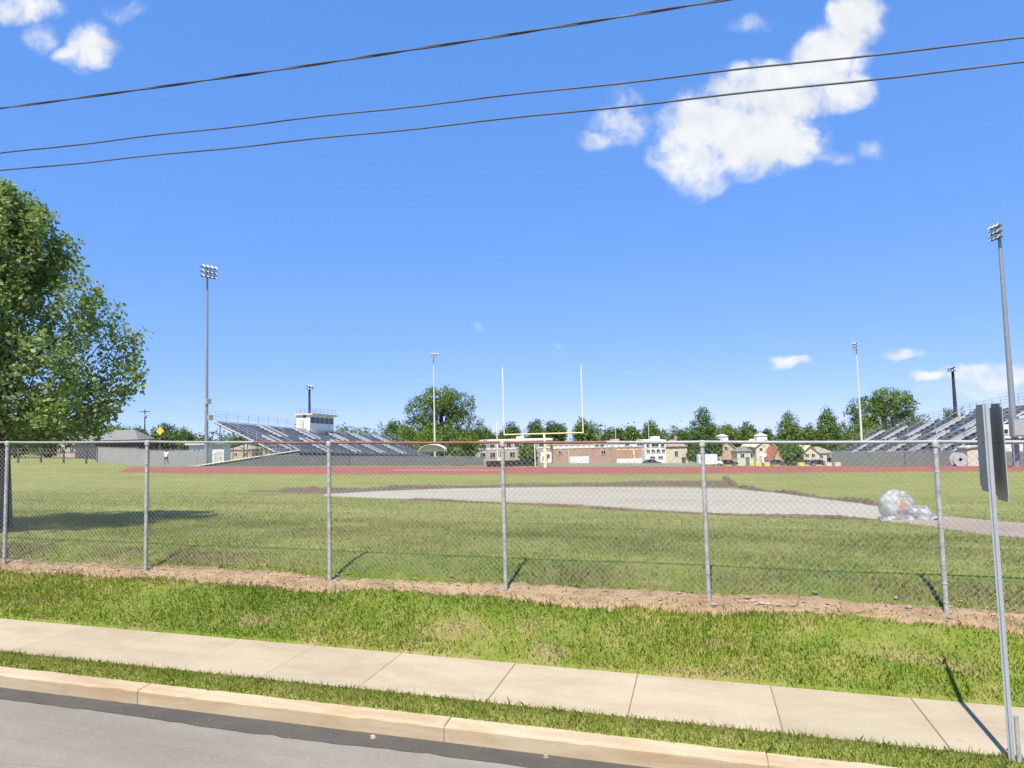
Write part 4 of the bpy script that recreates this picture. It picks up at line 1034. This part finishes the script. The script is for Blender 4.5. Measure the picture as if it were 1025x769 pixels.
h0, h1 = height_at(p, 452, 432), height_at(p, 445, 432); w_ = wid(13.5, 118); b = MB()
ar = [(w_*math.cos(a), h0+(h1-h0)*math.sin(a)) for a in np.linspace(0, math.pi, 13)]; ai = [(x*.97, z-.06) for x, z in ar[::-1]]
b.prism(ar+ai, 0, 4); b.build('canopy', M['roof_w'], t)
b = MB(); b.prism([(x*.95, z-.1) for x, z in ar], 1.2, 1.3); b.build('end_panel', M['roof_w'], t)
for s in (-1, 1):
    for yy in (.1, 3.9):
        b = MB(); b.tube([(s*w_*.96, yy, -.3), (s*w_*.96, yy, h0)], .05, 6); b.build('leg', M['pole'], t)
t, p = base('trailer', 'white concession trailer with small dark windows at the right edge behind the floodlight pole', 'trailer', 1022, 66)
za, zb, zc = (height_at(p, r, 1020) for r in (425, 438.5, 449)); w_ = 5.2
b = MB(); b.box((.6, 1.5, (za+zb)/2), (w_, 3, za-zb)); b.build('upper_wall', M['white'], t)
b = MB(); b.box((.6, 1.5, zb-.12), (w_+.4, 3.3, .22)); b.build('awning', M['alum_dark'], t)
b = MB(); b.box((.6, 1.5, zc/2-.3+.4), (w_, 2.9, zb-.26+.3-.4)); b.build('lower_wall', M['white'], t)
for k in range(4): window(t, -1.35+k*1.2, (za+zb)/2, .5, .5, cols=1)
t, p = base('storage_shed', 'small cream storage shed between the right bleachers and the road sign', 'shed', 975, 67)
h = height_at(p, 447, 975); w_ = wid(13, 67); b = MB(); b.box((0, .8, h*.46), (w_, 1.6, h*.92)); b.build('wall', M['cream_wall'], t)
b = MB(); b.prism([(-w_/2-.12, h*.90), (w_/2+.12, h*.99), (w_/2+.12, h*1.05), (-w_/2-.12, h*.96)], -.15, 1.75); b.build('roof', M['alum'], t); door(t, 0, .02, .8, h*.78, M['cream_pale'])
t, p = base('cable_reel', 'large pale round cable reel standing in front of the right bleachers', 'reel', 959, 66)
r_ = wid(7, 66); A_ = Matrix.Rotation(R(90), 3, 'X')
for yy in (-.3, .3):
    b = MB(); b.lathe((0, yy, r_), [(r_*.25, -.03), (r_, -.03), (r_, .03), (r_*.25, .03), (r_*.25, -.03)], 24, axis=A_, smooth=False); b.build('flange', M['alum'], t)
b = MB(); b.lathe((0, 0, r_), [(r_*.55, -.27), (r_*.55, .27)], 20, axis=A_); b.build('drum', M['pole'], t)
def car(label, px, d, m, name='parked_car', length=4.4, van=False, rz=0.0, group='cars parked by the houses'):
    t, p = base(name, label, 'truck' if van else 'car', px, d, group, rz=YAW+rz); l = length/2
    if van: pf = [(-l, .35), (l, .35), (l, 1.0), (l-.3, 1.15), (l-.9, 2.0), (l-1.2, 2.05), (l-1.2, 2.7), (-l, 2.7)]
    else: pf = [(-l, .3), (l, .3), (l+.05, .55), (l-.1, .8), (l-1.0, .92), (l-1.7, 1.42), (-l+1.1, 1.45), (-l+.35, .98), (-l, .9)]
    b = MB(); b.prism(pf, -.85, .85); b.build('body', m, t)
    b = MB()
    if van: b.prism([(l-.45, 1.2), (l-.98, 1.95), (l-1.2, 1.95), (l-1.2, 1.2)], -.87, .87)
    else: b.prism([(l-1.1, .96), (l-1.72, 1.36), (-l+1.15, 1.38), (-l+.6, 1.0)], -.87, .87)
    b.build('side_window', M['glass'], t)
    for x in (-l+.8, l-.85):
        for y in (-.8, .8):
            b = MB(); b.lathe((x, y, .33), [(.0, -.1), (.3, -.1), (.33, -.05), (.33, .05), (.3, .1), (0, .1)], 14, axis=A_); wl = b.build('wheel', M['tyre'], t)
            b = MB(); b.lathe((x, y*1.13, .33), [(0, -.02), (.19, -.02), (.19, .02), (0, .02)], 10, axis=A_); b.build('rim', M['aisle'], wl)
    for y in (-.6, .6): b = MB(); b.box((l+.02, y, .68), (.08, .3, .14)); b.build('headlight', M['lens'], t)
car('white box truck parked in front of the cream gabled house', 710, 158, M['car_white'], 'box_truck', 5.6, True)
car('dark purple car parked right of the white box truck', 728, 160, M['car_dark'])
car('grey car parked under the trees left of the bright cream house', 806, 158, M['car_grey'])
car('dark car parked in front of the bright cream house', 819, 158, M['car_dark'])
car('dark car parked beside the white canopy tent', 445, 120, M['car_dark'])
car('dark car parked at the foot of the white office block', 652, 158, M['car_dark'])
car('grey car parked in front of the red roofed house', 777, 156, M['car_grey'])
t, p = base('banner_board', 'pale banner board with blue and brown panels beside the goalpost stem', 'board', 546.5, 98)
h0, h1 = height_at(p, 463, 546), height_at(p, 452.5, 546); w_ = wid(11, 98)
b = MB(); b.box((0, 0, (h0+h1)/2), (w_, .05, h1-h0)); b.build('board', M['white'], t)
b = MB(); b.box((-.15, -.05, h0+(h1-h0)*.4), (w_*.5, .03, (h1-h0)*.4)); b.build('blue_panel', M['blue'], t)
b = MB(); b.box((.25, -.08, h0+(h1-h0)*.62), (w_*.35, .03, (h1-h0)*.3)); b.build('brown_panel', M['brown_wall'], t)
for s in (-1, 1):
    b = MB(); b.tube([(s*w_*.45, .06, -.3), (s*w_*.45, .06, h1)], .05, 6); b.build('post', M['pole'], t)
# yellow foam pads at the track edge
for px, lb in ((758, 'yellow foam pad at the track edge, leftmost of the three'), (766.5, 'yellow foam pad at the track edge, middle one of the three'), (801, 'yellow foam pad at the track edge, rightmost of the three'),
               (828, 'cream foam pad at the track edge left of the dark fence'), (837, 'cream foam pad at the track edge, nearest the right bleachers')):
    t, p = base('foam_pad', lb, 'pad', px, 65, 'foam pads along the running track')
    b = MB(); b.box((0, 0, .2), (.55, .5, .40)); b.build('cushion', M['crate_y' if px < 810 else 'cream_wall'], t); b = MB(); b.box((0, 0, .02), (.6, .55, .05)); b.build('base_board', M['black'], t)
# black padded barrier
t, p = base('padded_barrier', 'long low black padded barrier standing on the track edge beside the goalpost', 'barrier', 510, 61)
h = height_at(p, 461.3, 510); w_ = wid(46, 61)
for k in range(7):
    b = MB(); x = (k-3)*w_/7; b.box((x, 0, h*.55), (w_/7-.04, .3, h*.85)); b.build('pad', M['black'], t)
b = MB(); b.tube([(-w_/2, .1, h), (w_/2, .1, h)], .03, 6)
for k in range(8): b.tube([((k/7-.5)*w_, .1, -.2), ((k/7-.5)*w_, .1, h)], .025, 5)
b.build('frame', M['black'], t)

# yellow diamond sign and utility pole on the left, rail fence, jogger
t, p = base('warning_sign', 'yellow diamond warning sign on a thin post beyond the jogger', 'sign', 160, 100)
zc = height_at(p, 431.5, 160); s = wid(4.2, 100)
b = MB(); b.tube([(0, .05, -.3), (0, .05, zc+s)], .04, 6); b.build('post', M['pole'], t)
b = MB(); b.prism([(s*math.cos(a), zc+s*math.sin(a)) for a in (0, math.pi/2, math.pi, 1.5*math.pi)], -.03, 0); b.build('panel', M['sign_y'], t)
t, p = base('utility_pole', 'slim dark utility pole rising behind the grey roofed shelter', 'pole', 144.5, 150)
h = height_at(p, 410, 144); b = MB(); b.tube([(0, 0, -.5), (0, 0, h)], [.17, .11], 8); b.build('shaft', M['wood_pole'], t); b = MB(); b.box((0, 0, h-.5), (2.2, .14, .16)); b.build('crossarm', M['wood_pole'], t)
b = MB(); b.lathe((.35, -.25, h-2.0), [(.0, 0), (.22, 0), (.24, .8), (.1, .95), (0, .95)], 10); b.build('transformer', M['aisle'], t)
t, p = base('post_and_rail_fence', 'weathered wooden post and rail fence in the shade under the large tree', 'fence', 40, 62)
for k in range(6):
    b = MB(); x = -6.2+k*2.1; zz = z1(p.x+x*cy_, p.y+x*sy_)-p.z; b.box((x, 0, zz+.5), (.13, .13, 1.5)); b.build('post', M['bark'], t)
for zh in (.45, .95):
    b = MB(); q = [(-6.2+2.1*k, -.02, z1(p.x+(-6.2+2.1*k)*cy_, p.y+(-6.2+2.1*k)*sy_)-p.z+zh) for k in range(6)]
    b.tube(q, .04, 5); b.build('rail', M['bark'], t)

def jogger():
    p = spot(166.5, 73); z = z1(p.x, p.y)+.05
    t = thing('person', 'jogger in a white shirt and dark shorts running on the red track', 'person', (p.x, p.y, z), YAW)
    V = [(0, 0, .95), (0, 0, 1.15), (0, .02, 1.38), (0, 0, 1.50), (0, -.02, 1.62), (0, -.02, 1.72),
         (-.19, 0, 1.40), (-.27, .06, 1.15), (-.24, -.14, 1.05), (-.22, -.24, 1.10), (.19, 0, 1.40), (.28, -.04, 1.16), (.25, -.20, 1.18), (.22, -.28, 1.24),
         (-.10, 0, .90), (-.11, -.16, .52), (-.11, .04, .12), (-.11, -.10, .05), (.10, 0, .90), (.11, .05, .50), (.11, .34, .30), (.11, .38, .20)]
    E = [(0, 1), (1, 2), (2, 3), (3, 4), (4, 5), (2, 6), (6, 7), (7, 8), (8, 9), (2, 10), (10, 11), (11, 12), (12, 13), (0, 14), (14, 15), (15, 16), (16, 17), (0, 18), (18, 19), (19, 20), (20, 21)]
    rad = [.15, .14, .16, .055, .085, .07, .065, .045, .038, .04, .065, .045, .038, .04, .095, .065, .045, .04, .095, .065, .045, .04]
    me = bpy.data.meshes.new('body'); me.from_pydata(V, E, []); o = bpy.data.objects.new('body', me); col.objects.link(o)
    md = o.modifiers.new('skin', 'SKIN'); md.use_smooth_shade = True
    for i, r_ in enumerate(rad):
        s = me.skin_vertices[0].data[i]; s.radius = (r_*1.1, r_*.85); s.use_root = (i == 0)
    o.modifiers.new('sub', 'SUBSURF').levels = 2
    dg = bpy.context.evaluated_depsgraph_get(); nm = bpy.data.meshes.new_from_object(o.evaluated_get(dg))
    o.modifiers.clear(); o.data = nm; o.parent = t
    nm.materials.clear()
    for mm in (M['skin'], M['shirt'], M['shorts']): nm.materials.append(mm)
    for f in nm.polygons:
        c = f.center; f.use_smooth = True
        f.material_index = 1 if (1.0 < c.z < 1.47 and abs(c.x) < .25) else 2 if (.62 < c.z <= 1.0 and abs(c.x) < .22) else 2 if c.z < .1 else 0
    b = MB(); b.lathe((0, -.005, 1.66), [(.11, .0), (.115, .06), (.09, .12), (0, .145)], 12); b.build('hair', M['hair'], t)
jogger()

# ---------------------------------------------------------------- plastic-wrapped bundle on the path
def bundle():
    p = hit(908, 521); d = math.hypot(p.x, p.y)
    t = thing('wrapped_bundle', 'bundle of clear plastic sheeting around an orange drum lying beside the gravel path', 'bundle', (p.x, p.y, p.z), YAW-.35)
    m = bpy.data.materials.new('clear_plastic'); m.use_nodes = True; T = NT(m.node_tree); pb = T.n['Principled BSDF']
    tc = T.new('ShaderNodeTexCoord'); n = T.noise(tc.outputs['Object'], 5, 4, .6, .8)
    pb.inputs['Base Color'].default_value = (.50, .51, .52, 1); pb.inputs['Roughness'].default_value = .5
    tr = T.new('ShaderNodeBsdfTransparent'); tr.inputs[0].default_value = (.92, .94, .96, 1); ms = T.new('ShaderNodeMixShader')
    T.set(ms.inputs[0], T.math('ADD', T.math('MULTIPLY', T.sstep(n, .40, .66), .5), .26)); T.l.new(tr.outputs[0], ms.inputs[1]); T.l.new(pb.outputs[0], ms.inputs[2])
    bp = T.new('ShaderNodeBump'); bp.inputs['Strength'].default_value = .8; bp.inputs['Distance'].default_value = .04; T.set(bp.inputs['Height'], n); T.l.new(bp.outputs[0], pb.inputs['Normal'])
    T.l.new(ms.outputs[0], T.n['Material Output'].inputs[0])
    s = 48*FPX/FPX; u = (hit(933, 521)-hit(885, 521)).length/1.36
    def blob(name, c, r, amp, seed, nu=72, nv=44, mm=m):
        g = np.random.default_rng(seed); ph = g.uniform(0, 6.28, (14, 3)); fr = np.concatenate([g.uniform(1.2, 6, (7, 2)), g.uniform(7, 17, (7, 2))]); vs = []
        for j in range(nv+1):
            th = math.pi*j/nv
            for i in range(nu):
                a = 2*math.pi*i/nu; k = 1.0
                for q in range(14): k += amp*(1 if q < 7 else .35)*math.sin(round(fr[q][0])*a+ph[q][0])*math.sin(round(fr[q][1])*th+ph[q][1])/ (1+.3*q)
                k = 1+(k-1)*math.sin(th)
                x, y, z = r[0]*k*math.sin(th)*math.cos(a), r[1]*k*math.sin(th)*math.sin(a), r[2]*k*math.cos(th)
                vs.append((c[0]+x, c[1]+y, max(.01, c[2]+z)))
        fs = [(j*nu+i, j*nu+(i+1) % nu, (j+1)*nu+(i+1) % nu, (j+1)*nu+i) for j in range(nv) for i in range(nu)]
        b = MB(); b.add(vs, fs, 0, True); return b.build(name, mm, t)
    blob('plastic_wrap', (-.24*u, 0, .40*u), (.46*u, .42*u, .46*u), .03, 3)
    blob('crumpled_sheet', (.26*u, -.1*u, .17*u), (.40*u, .34*u, .27*u), .10, 5)
    blob('crumpled_sheet', (.52*u, -.12*u, .06*u), (.30*u, .22*u, .10*u), .2, 8)
    blob('crumpled_sheet', (-.1*u, -.22*u, .06*u), (.5*u, .26*u, .13*u), .2, 9)
    b = MB(); b.lathe((-.10*u, -.02, .36*u), [(0, -.20*u), (.15*u, -.20*u), (.17*u, -.16*u), (.16*u, 0), (.17*u, .16*u), (.15*u, .20*u), (0, .20*u)], 18, axis=Matrix.Rotation(R(25), 3, 'Y')); b.build('drum', M['orange'], t)
bundle()

# ---------------------------------------------------------------- litter in the gutter
def litter(name, label, px, py, sz, m, cat):
    r = ray(px, py); s = -2.634/(r.z-G*r.x); x, y = r.x*s, r.y*s
    b = MB(); c = (x, y, gx(x, -2.622)); n = 7
    vs = [(c[0]+sz*math.cos(6.283*k/n)*random.uniform(.6, 1.2), c[1]+sz*.7*math.sin(6.283*k/n)*random.uniform(.6, 1.2), c[2]-.006) for k in range(n)]
    vs += [((v_[0]-c[0])*.75+c[0], (v_[1]-c[1])*.75+c[1], c[2]+random.uniform(.006, .02)) for v_ in vs] + [(c[0], c[1], c[2]+.02)]
    b.add(vs, [(k, (k+1) % n, (k+1) % n+n, k+n) for k in range(n)] + [(k+n, (k+1) % n+n, 2*n) for k in range(n)])
    tag(b.build(name, m), label, cat)
litter('concrete_chip', 'pale tan chip lying in the gutter at the lower left of the kerb joint', 373, 739.5, .030, M['kerb'], 'debris')
litter('dry_leaf', 'small pale brown leaf lying in the gutter below the kerb', 546, 759, .024, M['roof_t'], 'leaf')
